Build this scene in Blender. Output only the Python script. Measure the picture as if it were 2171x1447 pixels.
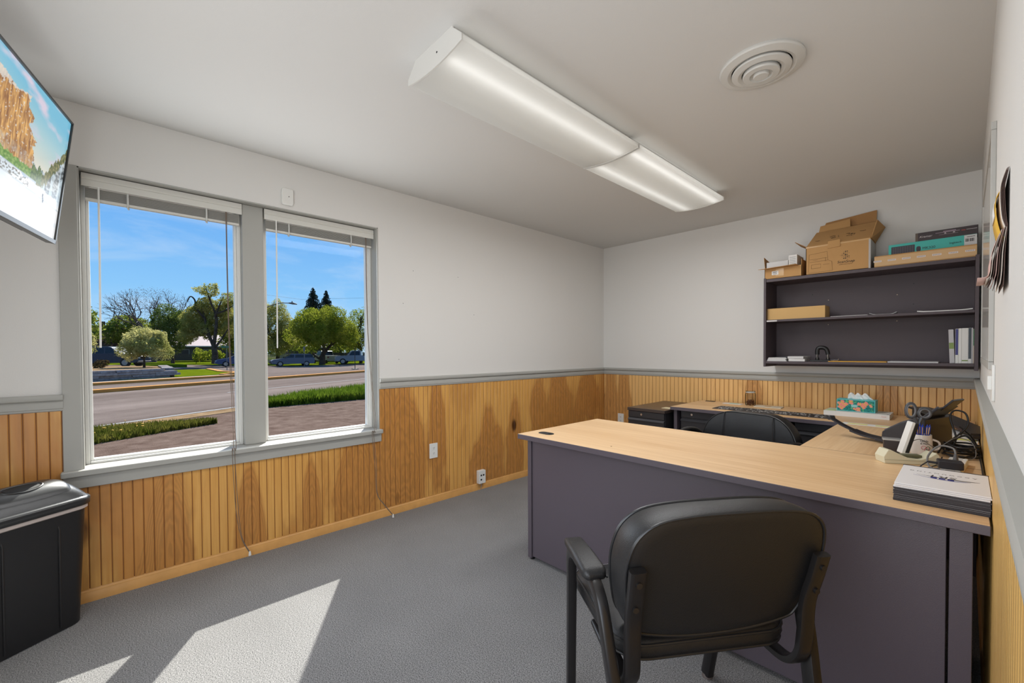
import bpy, bmesh, math, random
from mathutils import Vector, Matrix, Euler, noise
R = math.radians
for o in list(bpy.data.objects): bpy.data.objects.remove(o, do_unlink=True)
scene = bpy.context.scene
COL = scene.collection

# ------------------------------------------------------------------ camera
CAM_H = 1.228
FPX = 909.33
cd = bpy.data.cameras.new('camera'); cam = bpy.data.objects.new('camera', cd); COL.objects.link(cam)
cd.sensor_fit = 'HORIZONTAL'; cd.sensor_width = 36.0
cd.lens = 36.0 * FPX / 2171.0
cd.shift_y = (759.37 - 723.5) / 2171.0
cd.clip_start = 0.02; cd.clip_end = 600
_yaw, _pit, _rol = 0.81446, -0.01658, -0.00464
_fw = Vector((-math.sin(_yaw) * math.cos(_pit), math.cos(_yaw) * math.cos(_pit), math.sin(_pit)))
_r0 = Vector((math.cos(_yaw), math.sin(_yaw), 0)); _u0 = _r0.cross(_fw)
_rt = _r0 * math.cos(_rol) + _u0 * math.sin(_rol); _up = _rt.cross(_fw)
M = Matrix.Identity(4)
for i in range(3):
    M[i][0] = _rt[i]; M[i][1] = _up[i]; M[i][2] = -_fw[i]
M[2][3] = CAM_H
cam.matrix_world = M
scene.camera = cam
scene.view_settings.view_transform = 'Standard'
scene.view_settings.look = 'None'
scene.view_settings.gamma = 1.0
scene.view_settings.use_curve_mapping = False
scene.view_settings.exposure = 0.0

# ------------------------------------------------------------------ sky + sun
world = bpy.data.worlds.new('sky'); scene.world = world; world.use_nodes = True
wn = world.node_tree.nodes; wl = world.node_tree.links
for n in list(wn): wn.remove(n)
def _w(t): return wn.new(t)
w_out = _w('ShaderNodeOutputWorld'); w_bg = _w('ShaderNodeBackground')
w_tc = _w('ShaderNodeTexCoord'); w_sep = _w('ShaderNodeSeparateXYZ'); w_ramp = _w('ShaderNodeValToRGB')
wl.new(w_tc.outputs['Generated'], w_sep.inputs[0]); wl.new(w_sep.outputs['Z'], w_ramp.inputs[0])
cr = w_ramp.color_ramp
cr.elements[0].position = 0.0; cr.elements[0].color = (0.56, 0.79, 1.0, 1)
cr.elements[1].position = 0.32; cr.elements[1].color = (0.12, 0.385, 0.92, 1)
e = cr.elements.new(0.12); e.color = (0.28, 0.60, 1.0, 1)
w_map = _w('ShaderNodeMapping'); w_map.inputs['Scale'].default_value = (2.0, 2.0, 9.0)
w_noise = _w('ShaderNodeTexNoise'); w_noise.inputs['Scale'].default_value = 1.7
w_noise.inputs['Detail'].default_value = 6; w_noise.inputs['Roughness'].default_value = 0.62
w_noise.inputs['Distortion'].default_value = 0.5
w_cr = _w('ShaderNodeValToRGB'); w_cr.color_ramp.elements[0].position = 0.50; w_cr.color_ramp.elements[1].position = 0.86
w_cr.color_ramp.elements[1].color = (0.5, 0.5, 0.5, 1)
w_mix = _w('ShaderNodeMix'); w_mix.data_type = 'RGBA'
w_mix.inputs[7].default_value = (0.80, 0.88, 1.0, 1)
wl.new(w_tc.outputs['Generated'], w_map.inputs[0]); wl.new(w_map.outputs[0], w_noise.inputs['Vector'])
wl.new(w_noise.outputs[0], w_cr.inputs[0]); wl.new(w_cr.outputs[0], w_mix.inputs[0])
wl.new(w_ramp.outputs[0], w_mix.inputs[6]); wl.new(w_mix.outputs[2], w_bg.inputs[0])
w_bg.inputs[1].default_value = 1.0
wl.new(w_bg.outputs[0], w_out.inputs[0])

sd = bpy.data.lights.new('sun', 'SUN'); sun = bpy.data.objects.new('sun', sd); COL.objects.link(sun)
SUN_AZ, SUN_EL = R(32.6), R(42.0)
_ts = Vector((-math.cos(SUN_AZ) * math.cos(SUN_EL), math.sin(SUN_AZ) * math.cos(SUN_EL), math.sin(SUN_EL)))
sun.rotation_euler = _ts.to_track_quat('Z', 'Y').to_euler()
sun.location = _ts * 30
sd.energy = 11.0; sd.angle = R(0.53); sd.color = (1.0, 0.95, 0.88)

LAMP_W = 14.0; LAMP_TUBE = 2.4
WIN_W = 15.5; BACK_W = 33.0
def area_light(name, loc, target, w, h, watts, color):
    ld = bpy.data.lights.new(name, 'AREA'); lo = bpy.data.objects.new(name, ld); COL.objects.link(lo)
    ld.shape = 'RECTANGLE'; ld.size = w; ld.size_y = h; ld.energy = watts; ld.color = color
    lo.location = loc; lo.rotation_euler = (Vector(target)-Vector(loc)).to_track_quat('-Z', 'Y').to_euler()
    return lo
# added area lamps: extra daylight fill at the window, unseen fill behind the camera
area_light('window_fill', (-2.992, 0.68, 1.38), (0.0, 0.68, 1.38), 1.50, 1.30, WIN_W, (0.95, 0.975, 1.0))
area_light('rear_fill', (-0.55, -0.60, 1.25), (-1.5, 3.0, 1.9), 1.50, 1.9, BACK_W, (0.96, 0.98, 1.0))
# ------------------------------------------------------------------ helpers
def lin(r, g, b):
    def f(c):
        c /= 255.0
        return c / 12.92 if c <= 0.04045 else ((c + 0.055) / 1.055) ** 2.4
    return (f(r), f(g), f(b), 1.0)

def _sock(bsdf, *names):
    for n in names:
        if n in bsdf.inputs: return bsdf.inputs[n]
_M = {}
def mat(name, rgb, rough=0.6, metal=0.0, spec=0.5, bump=0.0, bscale=200.0, var=0.0, vscale=6.0, coat=0.0, emit=0.0, sheen=0.0):
    """plain procedural material: colour with faint noise variation, optional fine bump"""
    if name in _M: return _M[name]
    m = bpy.data.materials.new(name); m.use_nodes = True
    nt = m.node_tree; b = nt.nodes['Principled BSDF']
    c = lin(*rgb)
    b.inputs['Base Color'].default_value = c
    b.inputs['Roughness'].default_value = rough
    b.inputs['Metallic'].default_value = metal
    _sock(b, 'Specular IOR Level', 'Specular').default_value = spec
    if coat: _sock(b, 'Coat Weight').default_value = coat
    if sheen: _sock(b, 'Sheen Weight').default_value = sheen
    if emit:
        _sock(b, 'Emission Color').default_value = c; _sock(b, 'Emission Strength').default_value = emit
    tc = None
    if var or bump:
        tc = nt.nodes.new('ShaderNodeTexCoord')
    if var:
        n = nt.nodes.new('ShaderNodeTexNoise'); n.inputs['Scale'].default_value = vscale; n.inputs['Detail'].default_value = 5
        mx = nt.nodes.new('ShaderNodeMix'); mx.data_type = 'RGBA'
        mx.inputs[6].default_value = tuple(max(0, x * (1 - var)) for x in c[:3]) + (1,)
        mx.inputs[7].default_value = tuple(min(1, x * (1 + var)) for x in c[:3]) + (1,)
        nt.links.new(tc.outputs['Object'], n.inputs['Vector']); nt.links.new(n.outputs[0], mx.inputs[0])
        nt.links.new(mx.outputs[2], b.inputs['Base Color'])
    if bump:
        n2 = nt.nodes.new('ShaderNodeTexNoise'); n2.inputs['Scale'].default_value = bscale; n2.inputs['Detail'].default_value = 3
        bp = nt.nodes.new('ShaderNodeBump'); bp.inputs['Strength'].default_value = bump; bp.inputs['Distance'].default_value = 0.002
        nt.links.new(tc.outputs['Object'], n2.inputs['Vector']); nt.links.new(n2.outputs[0], bp.inputs['Height'])
        nt.links.new(bp.outputs[0], b.inputs['Normal'])
    _M[name] = m
    return m

def vcol_mat(name, rough=0.5, emit=0.0, spec=0.3):
    """printed picture: colour comes from the mesh's print attribute"""
    if name in _M: return _M[name]
    m = bpy.data.materials.new(name); m.use_nodes = True
    nt = m.node_tree; b = nt.nodes['Principled BSDF']
    a = nt.nodes.new('ShaderNodeAttribute'); a.attribute_name = 'print'
    b.inputs['Roughness'].default_value = rough
    _sock(b, 'Specular IOR Level').default_value = spec
    if emit:
        b.inputs['Base Color'].default_value = (0.01, 0.01, 0.01, 1)
        nt.links.new(a.outputs['Color'], _sock(b, 'Emission Color')); _sock(b, 'Emission Strength').default_value = emit
    else:
        nt.links.new(a.outputs['Color'], b.inputs['Base Color'])
    _M[name] = m
    return m

class MB:
    """collects shapes; build() links them as one mesh object"""
    def __init__(s): s.v = []; s.f = []
    def add(s, vs, fs):
        o = len(s.v); s.v += [tuple(v) for v in vs]; s.f += [tuple(i + o for i in f) for f in fs]; return s
    def box(s, x0, x1, y0, y1, z0, z1, mx=None):
        vs = [Vector((x, y, z)) for z in (z0, z1) for y in (y0, y1) for x in (x0, x1)]
        if mx is not None: vs = [mx @ v for v in vs]
        return s.add(vs, [(0, 2, 3, 1), (4, 5, 7, 6), (0, 1, 5, 4), (2, 6, 7, 3), (0, 4, 6, 2), (1, 3, 7, 5)])
    def cbox(s, c, d, mx=None):
        return s.box(c[0]-d[0]/2, c[0]+d[0]/2, c[1]-d[1]/2, c[1]+d[1]/2, c[2]-d[2]/2, c[2]+d[2]/2, mx)
    def tube(s, pts, r, n=10, cap=True, flat=None, closed=False):
        """round (or flat: (rx, ry) with up hint) tube along pts; r may be a list"""
        P = [Vector(p) for p in pts]; rings = []
        N = len(P)
        up = None
        for i, p in enumerate(P):
            if closed: t = (P[(i+1) % N] - P[i-1])
            else: t = (P[min(i+1, N-1)] - P[max(i-1, 0)])
            t = t.normalized() if t.length > 1e-9 else Vector((0, 0, 1))
            if up is None:
                h = Vector(flat[2]) if flat else (Vector((0, 0, 1)) if abs(t.z) < 0.9 else Vector((1, 0, 0)))
                up = (h - t * h.dot(t)).normalized()
            else:
                up = (up - t * up.dot(t))
                up = up.normalized() if up.length > 1e-6 else Vector((1, 0, 0))
            sd_ = t.cross(up)
            rr = r[i] if isinstance(r, (list, tuple)) else r
            ring = []
            for k in range(n):
                a = 2 * math.pi * k / n
                if flat:
                    ca, sa = math.cos(a), math.sin(a); q = 0.5
                    ring.append(p + sd_ * (math.copysign(abs(ca) ** q, ca) * flat[0]) + up * (math.copysign(abs(sa) ** q, sa) * flat[1]))
                else:
                    ring.append(p + sd_ * (math.cos(a) * rr) + up * (math.sin(a) * rr))
            rings.append(ring)
        vs = [v for g in rings for v in g]; fs = []
        m = N if closed else N - 1
        for i in range(m):
            j = (i + 1) % N
            for k in range(n):
                fs.append((i*n+k, i*n+(k+1) % n, j*n+(k+1) % n, j*n+k))
        if cap and not closed:
            fs.append(tuple(range(n-1, -1, -1))); fs.append(tuple((N-1)*n+k for k in range(n)))
        return s.add(vs, fs)
    def lathe(s, prof, n=32, c=(0, 0, 0), sx=1.0, sy=1.0, cap=True):
        vs = []; fs = []
        for (r, z) in prof:
            for k in range(n):
                a = 2*math.pi*k/n
                vs.append((c[0]+r*sx*math.cos(a), c[1]+r*sy*math.sin(a), c[2]+z))
        for i in range(len(prof)-1):
            for k in range(n):
                fs.append((i*n+k, i*n+(k+1) % n, (i+1)*n+(k+1) % n, (i+1)*n+k))
        if cap:
            if prof[0][0] > 1e-6: fs.append(tuple(range(n-1, -1, -1)))
            if prof[-1][0] > 1e-6: fs.append(tuple((len(prof)-1)*n+k for k in range(n)))
        return s.add(vs, fs)
    def prism(s, poly, a0, a1, axis='z', mx=None):
        """extrude 2D polygon along axis; poly coords are the other two axes in order"""
        def P(u, v, w):
            p = Vector((u, v, w)) if axis == 'z' else (Vector((u, w, v)) if axis == 'y' else Vector((w, u, v)))
            return mx @ p if mx is not None else p
        n = len(poly)
        vs = [P(u, v, a0) for u, v in poly] + [P(u, v, a1) for u, v in poly]
        fs = [tuple(range(n-1, -1, -1)), tuple(range(n, 2*n))] + [(i, (i+1) % n, n+(i+1) % n, n+i) for i in range(n)]
        return s.add(vs, fs)
    def loft(s, rings, cap=True):
        n = len(rings[0]); fs = []
        for i in range(len(rings)-1):
            for k in range(n): fs.append((i*n+k, i*n+(k+1) % n, (i+1)*n+(k+1) % n, (i+1)*n+k))
        if cap:
            fs.append(tuple(range(n-1, -1, -1))); fs.append(tuple((len(rings)-1)*n+k for k in range(n)))
        return s.add([v for g in rings for v in g], fs)
    def mesh(s, name, m=None, smooth=False, angle=35):
        me = bpy.data.meshes.new(name); me.from_pydata([tuple(v) for v in s.v], [], s.f)
        bm = bmesh.new(); bm.from_mesh(me); bmesh.ops.recalc_face_normals(bm, faces=bm.faces); bm.to_mesh(me); bm.free()
        if smooth:
            me.shade_smooth(); me.set_sharp_from_angle(angle=R(angle))
        if m: me.materials.append(m)
        return me
    def build(s, name, m, parent=None, smooth=False, bevel=0.0, loc=None, rot=None, seg=2, subsurf=0, angle=35):
        me = s.mesh(name, m, smooth or bevel > 0, angle)
        o = bpy.data.objects.new(name, me); COL.objects.link(o)
        if loc is not None: o.location = loc
        if rot is not None: o.rotation_euler = rot
        if parent is not None: o.parent = parent
        if bevel > 0:
            bv = o.modifiers.new('bevel', 'BEVEL'); bv.width = bevel; bv.segments = seg; bv.limit_method = 'ANGLE'; bv.angle_limit = R(40)
            bv.harden_normals = True
        if subsurf:
            ss = o.modifiers.new('sub', 'SUBSURF'); ss.levels = subsurf; ss.render_levels = subsurf
        return o

def thing(name, label, cat, loc=(0, 0, 0), rotz=0.0, group=None, rot=None):
    o = bpy.data.objects.new(name, None); COL.objects.link(o); o.empty_display_size = 0.05
    o.location = loc; o.rotation_euler = rot if rot is not None else (0, 0, rotz)
    o['label'] = label; o['category'] = cat
    if group: o['group'] = group
    return o
def tag(o, label, cat, group=None):
    o['label'] = label; o['category'] = cat
    if group: o['group'] = group
    return o
def struct(o, label=None):
    o['kind'] = 'structure'
    if label: o['label'] = label
    return o
def stuff(o, label=None, cat=None):
    o['kind'] = 'stuff'
    if label: o['label'] = label
    if cat: o['category'] = cat
    return o
def copy_of(o, parent=None):
    c = o.copy(); COL.objects.link(c)
    if parent is not None: c.parent = parent
    return c
def copy_tree(root, loc, rotz, label=None, group=None):
    r = copy_of(root); r.location = loc; r.rotation_euler = (0, 0, rotz)
    if label: r['label'] = label
    if group: r['group'] = group
    for ch in list(root.children):
        c = copy_of(ch, r)
        for g in list(ch.children): copy_of(g, c)
    return r
def text_mesh(txt, size, m, name, parent=None, mx=None, ext=0.0004, align='CENTER', shear=0.0, sx=1.0, spacing=1.0):
    cu = bpy.data.curves.new(name, 'FONT'); cu.body = txt; cu.size = size; cu.align_x = align; cu.align_y = 'CENTER'
    cu.extrude = ext; cu.shear = shear; cu.space_character = spacing; cu.resolution_u = 3
    t = bpy.data.objects.new(name + '_c', cu); COL.objects.link(t)
    dg = bpy.context.evaluated_depsgraph_get(); dg.update()
    me = bpy.data.meshes.new_from_object(t.evaluated_get(dg))
    bpy.data.objects.remove(t, do_unlink=True); bpy.data.curves.remove(cu)
    T = Matrix.Diagonal((sx, 1, 1, 1))
    if mx is not None: T = mx @ T
    me.transform(T); me.materials.clear(); me.materials.append(m); me.name = name
    o = bpy.data.objects.new(name, me); COL.objects.link(o)
    if parent is not None: o.parent = parent
    return o
def print_plane(name, w, h, nx, ny, fn, m, parent=None, mx=None):
    """flat print in local xz (x 0..w, z 0..h, facing -y); fn(u, v) -> sRGB 0-255"""
    vs = [(w*i/nx, 0, h*j/ny) for j in range(ny+1) for i in range(nx+1)]
    fs = [(j*(nx+1)+i, j*(nx+1)+i+1, (j+1)*(nx+1)+i+1, (j+1)*(nx+1)+i) for j in range(ny) for i in range(nx)]
    me = bpy.data.meshes.new(name); me.from_pydata(vs, [], fs)
    if mx is not None: me.transform(mx)
    at_ = me.color_attributes.new('print', 'FLOAT_COLOR', 'POINT')
    buf = []
    for j in range(ny+1):
        for i in range(nx+1):
            buf += list(lin(*[min(255, max(0, c)) for c in fn(i/nx, j/ny)]))
    at_.data.foreach_set('color', buf)
    me.materials.append(m)
    o = bpy.data.objects.new(name, me); COL.objects.link(o)
    if parent is not None: o.parent = parent
    return o
def frame_mx(origin, xdir, zdir):
    """matrix whose local x and z run along the given directions"""
    x = Vector(xdir).normalized(); z = Vector(zdir); z = (z - x * z.dot(x)).normalized(); y = z.cross(x)
    m = Matrix.Identity(4)
    for i in range(3): m[i][0] = x[i]; m[i][1] = y[i]; m[i][2] = z[i]; m[i][3] = origin[i]
    return m
def rrect(x0, x1, y0, y1, r, n=5):
    pts = []
    for cx, cy, a in ((x1-r, y1-r, 0), (x0+r, y1-r, 90), (x0+r, y0+r, 180), (x1-r, y0+r, 270)):
        for k in range(n+1):
            t = R(a + 90*k/n); pts.append((cx + r*math.cos(t), cy + r*math.sin(t)))
    return pts
def smooth_path(pts, n=8, closed=False):
    """Catmull-Rom through pts"""
    P = [Vector(p) for p in pts]; out = []
    N = len(P); rng = range(N) if closed else range(N-1)
    for i in rng:
        if closed: p0, p1, p2, p3 = P[i-1], P[i], P[(i+1) % N], P[(i+2) % N]
        else: p0, p1, p2, p3 = P[max(i-1, 0)], P[i], P[i+1], P[min(i+2, N-1)]
        for k in range(n):
            t = k / n
            out.append(0.5*((2*p1) + (p2-p0)*t + (2*p0-5*p1+4*p2-p3)*t*t + (3*p1-p0-3*p2+p3)*t**3))
    if not closed: out.append(P[-1])
    return out
# ------------------------------------------------------------------ room shell
XW, YF, XR, YN, HC = -2.976, 4.315, 0.0625, -0.62, 2.44
WT = 0.20                                   # outer wall thickness
OY0, OY1, OZ0, OZ1 = -0.095, 1.456, 0.66, 2.137    # window opening
RAIL0, RAIL1 = 0.953, 1.031
def wall_paint(name, rgb):
    return mat(name, rgb, rough=0.75, spec=0.25, bump=0.12, bscale=260, var=0.015, vscale=1.2)
M_wall = wall_paint('wall_paint', (222, 220, 216))
M_ceil = wall_paint('ceiling_paint', (212, 211, 208))
M_trim = mat('grey_trim_paint', (170, 169, 163), rough=0.5, spec=0.35, var=0.02, vscale=3)
M_vinyl = mat('white_vinyl', (232, 232, 228), rough=0.35, spec=0.5)
M_black = mat('black_plastic', (22, 22, 23), rough=0.45)
M_white = mat('white_plastic', (228, 227, 222), rough=0.4)

def nodes_of(name):
    m = bpy.data.materials.new(name); m.use_nodes = True
    nt = m.node_tree; return m, nt, nt.nodes['Principled BSDF']
def carpet_mat():
    m, nt, b = nodes_of('carpet_pile_colour')
    N = nt.nodes.new; L = nt.links.new
    g = N('ShaderNodeNewGeometry')
    n1 = N('ShaderNodeTexNoise'); n1.inputs['Scale'].default_value = 230; n1.inputs['Detail'].default_value = 2
    n2 = N('ShaderNodeTexNoise'); n2.inputs['Scale'].default_value = 480; n2.inputs['Detail'].default_value = 1
    n3 = N('ShaderNodeTexNoise'); n3.inputs['Scale'].default_value = 2.5; n3.inputs['Detail'].default_value = 3
    for n in (n1, n2, n3): L(g.outputs['Position'], n.inputs['Vector'])
    mx = N('ShaderNodeMix'); mx.data_type = 'FLOAT'; mx.inputs[0].default_value = 0.4
    L(n1.outputs[0], mx.inputs[2]); L(n2.outputs[0], mx.inputs[3])
    r = N('ShaderNodeValToRGB'); r.color_ramp.elements[0].position = 0.34; r.color_ramp.elements[1].position = 0.66
    r.color_ramp.elements[0].color = CARPET[0]; r.color_ramp.elements[1].color = CARPET[1]
    L(mx.outputs[0], r.inputs[0])
    ml = N('ShaderNodeMix'); ml.data_type = 'RGBA'; ml.blend_type = 'MULTIPLY'; ml.inputs[0].default_value = 0.35
    L(r.outputs[0], ml.inputs[6]); L(n3.outputs[0], ml.inputs[7])
    L(ml.outputs[2], b.inputs['Base Color'])
    b.inputs['Roughness'].default_value = 1.0; _sock(b, 'Specular IOR Level').default_value = 0.05
    _sock(b, 'Sheen Weight').default_value = 0.25
    bp = N('ShaderNodeBump'); bp.inputs['Strength'].default_value = 0.35; bp.inputs['Distance'].default_value = 0.003
    L(mx.outputs[0], bp.inputs['Height']); L(bp.outputs[0], b.inputs['Normal'])
    return m
CARPET = (lin(32, 33, 34), lin(172, 171, 170))
M_carpet = carpet_mat()

floor = struct(MB().box(XW, 1.6, YN-1.2, YF, -0.12, 0.0).build('floor', M_carpet), 'grey flecked carpet floor')
struct(MB().box(XW-WT, 1.6, YN-1.2, YF+0.12, HC, HC+0.15).build('ceiling', M_ceil), 'flat pale ceiling')
wb = MB()
wb.box(XW-WT, XW, YN-1.2, OY0, -0.12, HC)
wb.box(XW-WT, XW, OY1, YF+0.12, -0.12, HC)
wb.box(XW-WT, XW, OY0, OY1, -0.12, OZ0-0.02)
wb.box(XW-WT, XW, OY0, OY1, OZ1, HC)
wall_left = struct(wb.build('wall_left', M_wall), 'pale painted window wall above beadboard wainscot')
wall_far = struct(MB().box(XW, XR+0.12, YF, YF+0.12, 0, HC).build('wall_far', M_wall), 'pale painted end wall above beadboard wainscot')
wall_right = struct(MB().box(XR, XR+0.12, 0.05, YF, 0, HC).build('wall_right', M_wall), 'pale painted side wall seen at a grazing angle')
wall_near = struct(MB().box(XW, -1.35, YN-0.12, YN, 0, HC).build('wall_near', M_wall), 'pale painted wall behind the television')

# ---- wainscot: beadboard strips, each its own board
def wood_mat(name, light, dark, heart, flames, base_amt, seed):
    """plain-sliced birch ply: pale sapwood, darker heartwood flames with knots, in wall coordinates (along, up)"""
    m, nt, b = nodes_of(name)
    N = nt.nodes.new; L = nt.links.new
    g = N('ShaderNodeNewGeometry'); sp = N('ShaderNodeSeparateXYZ'); L(g.outputs['Position'], sp.inputs[0])
    ax = N('ShaderNodeMath'); ax.operation = 'ADD'; L(sp.outputs['X'], ax.inputs[0]); L(sp.outputs['Y'], ax.inputs[1])
    cb = N('ShaderNodeCombineXYZ'); L(ax.outputs[0], cb.inputs[0]); L(sp.outputs['Z'], cb.inputs[1]); cb.inputs[2].default_value = seed
    # grain distortion
    mp = N('ShaderNodeMapping'); mp.inputs['Scale'].default_value = (6, 1.6, 1); L(cb.outputs[0], mp.inputs[0])
    nd = N('ShaderNodeTexNoise'); nd.inputs['Scale'].default_value = 1.0; nd.inputs['Detail'].default_value = 4; nd.inputs['Roughness'].default_value = 0.55
    L(mp.outputs[0], nd.inputs['Vector'])
    # fine grain lines
    mp2 = N('ShaderNodeMapping'); mp2.inputs['Scale'].default_value = (90, 3.0, 1); L(cb.outputs[0], mp2.inputs[0])
    nf = N('ShaderNodeTexNoise'); nf.inputs['Scale'].default_value = 1.0; nf.inputs['Detail'].default_value = 4; L(mp2.outputs[0], nf.inputs['Vector'])
    # heartwood mask: broad noise bands + placed flames; ringd carries the growth-ring field inside the flames
    mp3 = N('ShaderNodeMapping'); mp3.inputs['Scale'].default_value = (2.6, 0.75, 1); L(cb.outputs[0], mp3.inputs[0])
    nb = N('ShaderNodeTexNoise'); nb.inputs['Scale'].default_value = 1.0; nb.inputs['Detail'].default_value = 5; nb.inputs['Roughness'].default_value = 0.6
    nb.inputs['Distortion'].default_value = 0.35
    L(mp3.outputs[0], nb.inputs['Vector'])
    mr = N('ShaderNodeMapRange'); mr.inputs[1].default_value = base_amt; mr.inputs[2].default_value = base_amt+0.16
    L(nb.outputs[0], mr.inputs[0])
    mask = mr.outputs[0]; ringd = nb.outputs[0]
    for (fa, fz, wa, wz) in flames:
        da = N('ShaderNodeMath'); da.operation = 'SUBTRACT'; L(ax.outputs[0], da.inputs[0]); da.inputs[1].default_value = fa
        dz = N('ShaderNodeMath'); dz.operation = 'SUBTRACT'; L(sp.outputs['Z'], dz.inputs[0]); dz.inputs[1].default_value = fz
        # flames are drop shaped: narrow upwards
        sk = N('ShaderNodeMath'); sk.operation = 'MULTIPLY_ADD'; L(dz.outputs[0], sk.inputs[0]); sk.inputs[1].default_value = -0.55*wa/wz; sk.inputs[2].default_value = wa
        ska = N('ShaderNodeMath'); ska.operation = 'MAXIMUM'; L(sk.outputs[0], ska.inputs[0]); ska.inputs[1].default_value = wa*0.25
        qa = N('ShaderNodeMath'); qa.operation = 'DIVIDE'; L(da.outputs[0], qa.inputs[0]); L(ska.outputs[0], qa.inputs[1])
        qz = N('ShaderNodeMath'); qz.operation = 'DIVIDE'; L(dz.outputs[0], qz.inputs[0]); qz.inputs[1].default_value = wz
        c2 = N('ShaderNodeCombineXYZ'); L(qa.outputs[0], c2.inputs[0]); L(qz.outputs[0], c2.inputs[1])
        ln = N('ShaderNodeVectorMath'); ln.operation = 'LENGTH'; L(c2.outputs[0], ln.inputs[0])
        pert = N('ShaderNodeMath'); pert.operation = 'MULTIPLY_ADD'; L(nd.outputs[0], pert.inputs[0]); pert.inputs[1].default_value = -2.0
        L(ln.outputs['Value'], pert.inputs[2])
        m2 = N('ShaderNodeMapRange'); m2.interpolation_type = 'SMOOTHSTEP'; m2.inputs[1].default_value = 0.12; m2.inputs[2].default_value = -0.25; L(pert.outputs[0], m2.inputs[0])
        mxm = N('ShaderNodeMath'); mxm.operation = 'MAXIMUM'; L(mask, mxm.inputs[0]); L(m2.outputs[0], mxm.inputs[1]); mask = mxm.outputs[0]
        mn = N('ShaderNodeMath'); mn.operation = 'MINIMUM'; L(ringd, mn.inputs[0]); L(pert.outputs[0], mn.inputs[1]); ringd = mn.outputs[0]
    rv = N('ShaderNodeMath'); rv.operation = 'MULTIPLY_ADD'; L(ringd, rv.inputs[0]); rv.inputs[1].default_value = 34.0
    rj = N('ShaderNodeMath'); rj.operation = 'MULTIPLY'; L(nf.outputs[0], rj.inputs[0]); rj.inputs[1].default_value = 3.0; L(rj.outputs[0], rv.inputs[2])
    sn = N('ShaderNodeMath'); sn.operation = 'SINE'; L(rv.outputs[0], sn.inputs[0])
    # colours
    c1 = N('ShaderNodeMix'); c1.data_type = 'RGBA'; c1.inputs[6].default_value = lin(*light); c1.inputs[7].default_value = lin(*dark)
    gm = N('ShaderNodeMapRange'); gm.inputs[1].default_value = 0.35; gm.inputs[2].default_value = 0.75; gm.inputs[4].default_value = 0.8
    L(nf.outputs[0], gm.inputs[0]); L(gm.outputs[0], c1.inputs[0])
    hs = N('ShaderNodeMapRange'); hs.inputs[1].default_value = -1; hs.inputs[2].default_value = 1; hs.inputs[3].default_value = 0.0; hs.inputs[4].default_value = 1.0
    L(sn.outputs[0], hs.inputs[0])
    c2_ = N('ShaderNodeMix'); c2_.data_type = 'RGBA'; c2_.inputs[6].default_value = lin(*heart)
    c2_.inputs[7].default_value = lin(*[x*0.88 for x in heart]); L(hs.outputs[0], c2_.inputs[0])
    mk = N('ShaderNodeMath'); mk.operation = 'MULTIPLY'; L(mask, mk.inputs[0]); mk.inputs[1].default_value = 0.82
    c3 = N('ShaderNodeMix'); c3.data_type = 'RGBA'; L(mk.outputs[0], c3.inputs[0]); L(c1.outputs[2], c3.inputs[6]); L(c2_.outputs[2], c3.inputs[7])
    # knots
    mp4 = N('ShaderNodeMapping'); mp4.inputs['Scale'].default_value = (3.6, 1.9, 1); L(cb.outputs[0], mp4.inputs[0])
    vo = N('ShaderNodeTexVoronoi'); vo.inputs['Scale'].default_value = 1.0; L(mp4.outputs[0], vo.inputs['Vector'])
    kd = N('ShaderNodeMath'); kd.operation = 'MULTIPLY_ADD'; L(nd.outputs[0], kd.inputs[0]); kd.inputs[1].default_value = -0.25; L(vo.outputs['Distance'], kd.inputs[2])
    km = N('ShaderNodeMapRange'); km.inputs[1].default_value = 0.02; km.inputs[2].default_value = -0.05; L(kd.outputs[0], km.inputs[0])
    km2 = N('ShaderNodeMath'); km2.operation = 'MULTIPLY'; L(km.outputs[0], km2.inputs[0]); L(mask, km2.inputs[1])
    c4 = N('ShaderNodeMix'); c4.data_type = 'RGBA'; L(km2.outputs[0], c4.inputs[0]); L(c3.outputs[2], c4.inputs[6]); c4.inputs[7].default_value = lin(78, 44, 18)
    L(c4.outputs[2], b.inputs['Base Color'])
    b.inputs['Roughness'].default_value = 0.38; _sock(b, 'Specular IOR Level').default_value = 0.45
    return m
# along-coordinate is x + y: on the window wall a = y - 2.97
def fl(y, z, wa, wz): return (y + XW, z, wa, wz)
M_ply_l = wood_mat('beadboard_window_wall', (224, 170, 94), (204, 144, 68), (188, 126, 62),
    [fl(0.63, 0.20, 0.075, 0.42), fl(0.98, 0.22, 0.065, 0.40), fl(0.245, 0.18, 0.080, 0.40), fl(1.30, 0.20, 0.20, 0.60), fl(1.66, 0.45, 0.22, 0.75), fl(2.50, 0.25, 0.22, 0.45), fl(2.85, 0.3, 0.14, 0.5), fl(1.95, 0.6, 0.10, 0.6), fl(3.5, 0.7, 0.25, 0.5), fl(4.0, 0.75, 0.2, 0.5), fl(1.48, 0.8, 0.16, 0.6), fl(3.2, 0.55, 0.16, 0.6)], 0.50, 1.3)
M_ply_f = wood_mat('beadboard_far_wall', (238, 192, 126), (220, 168, 98), (200, 142, 78),
    [(1.43, 0.75, 0.10, 0.6), (1.62, 0.75, 0.10, 0.55), (2.98, 0.85, 0.10, 0.3), (3.9, 0.8, 0.10, 0.5)], 0.56, 4.1)
M_ply_r = wood_mat('beadboard_right_wall', (226, 182, 108), (206, 156, 80), (190, 134, 70), [], 0.52, 7.7)
M_groove = mat('groove_stain', (120, 72, 30), rough=0.6)
PW = 0.0415
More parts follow.
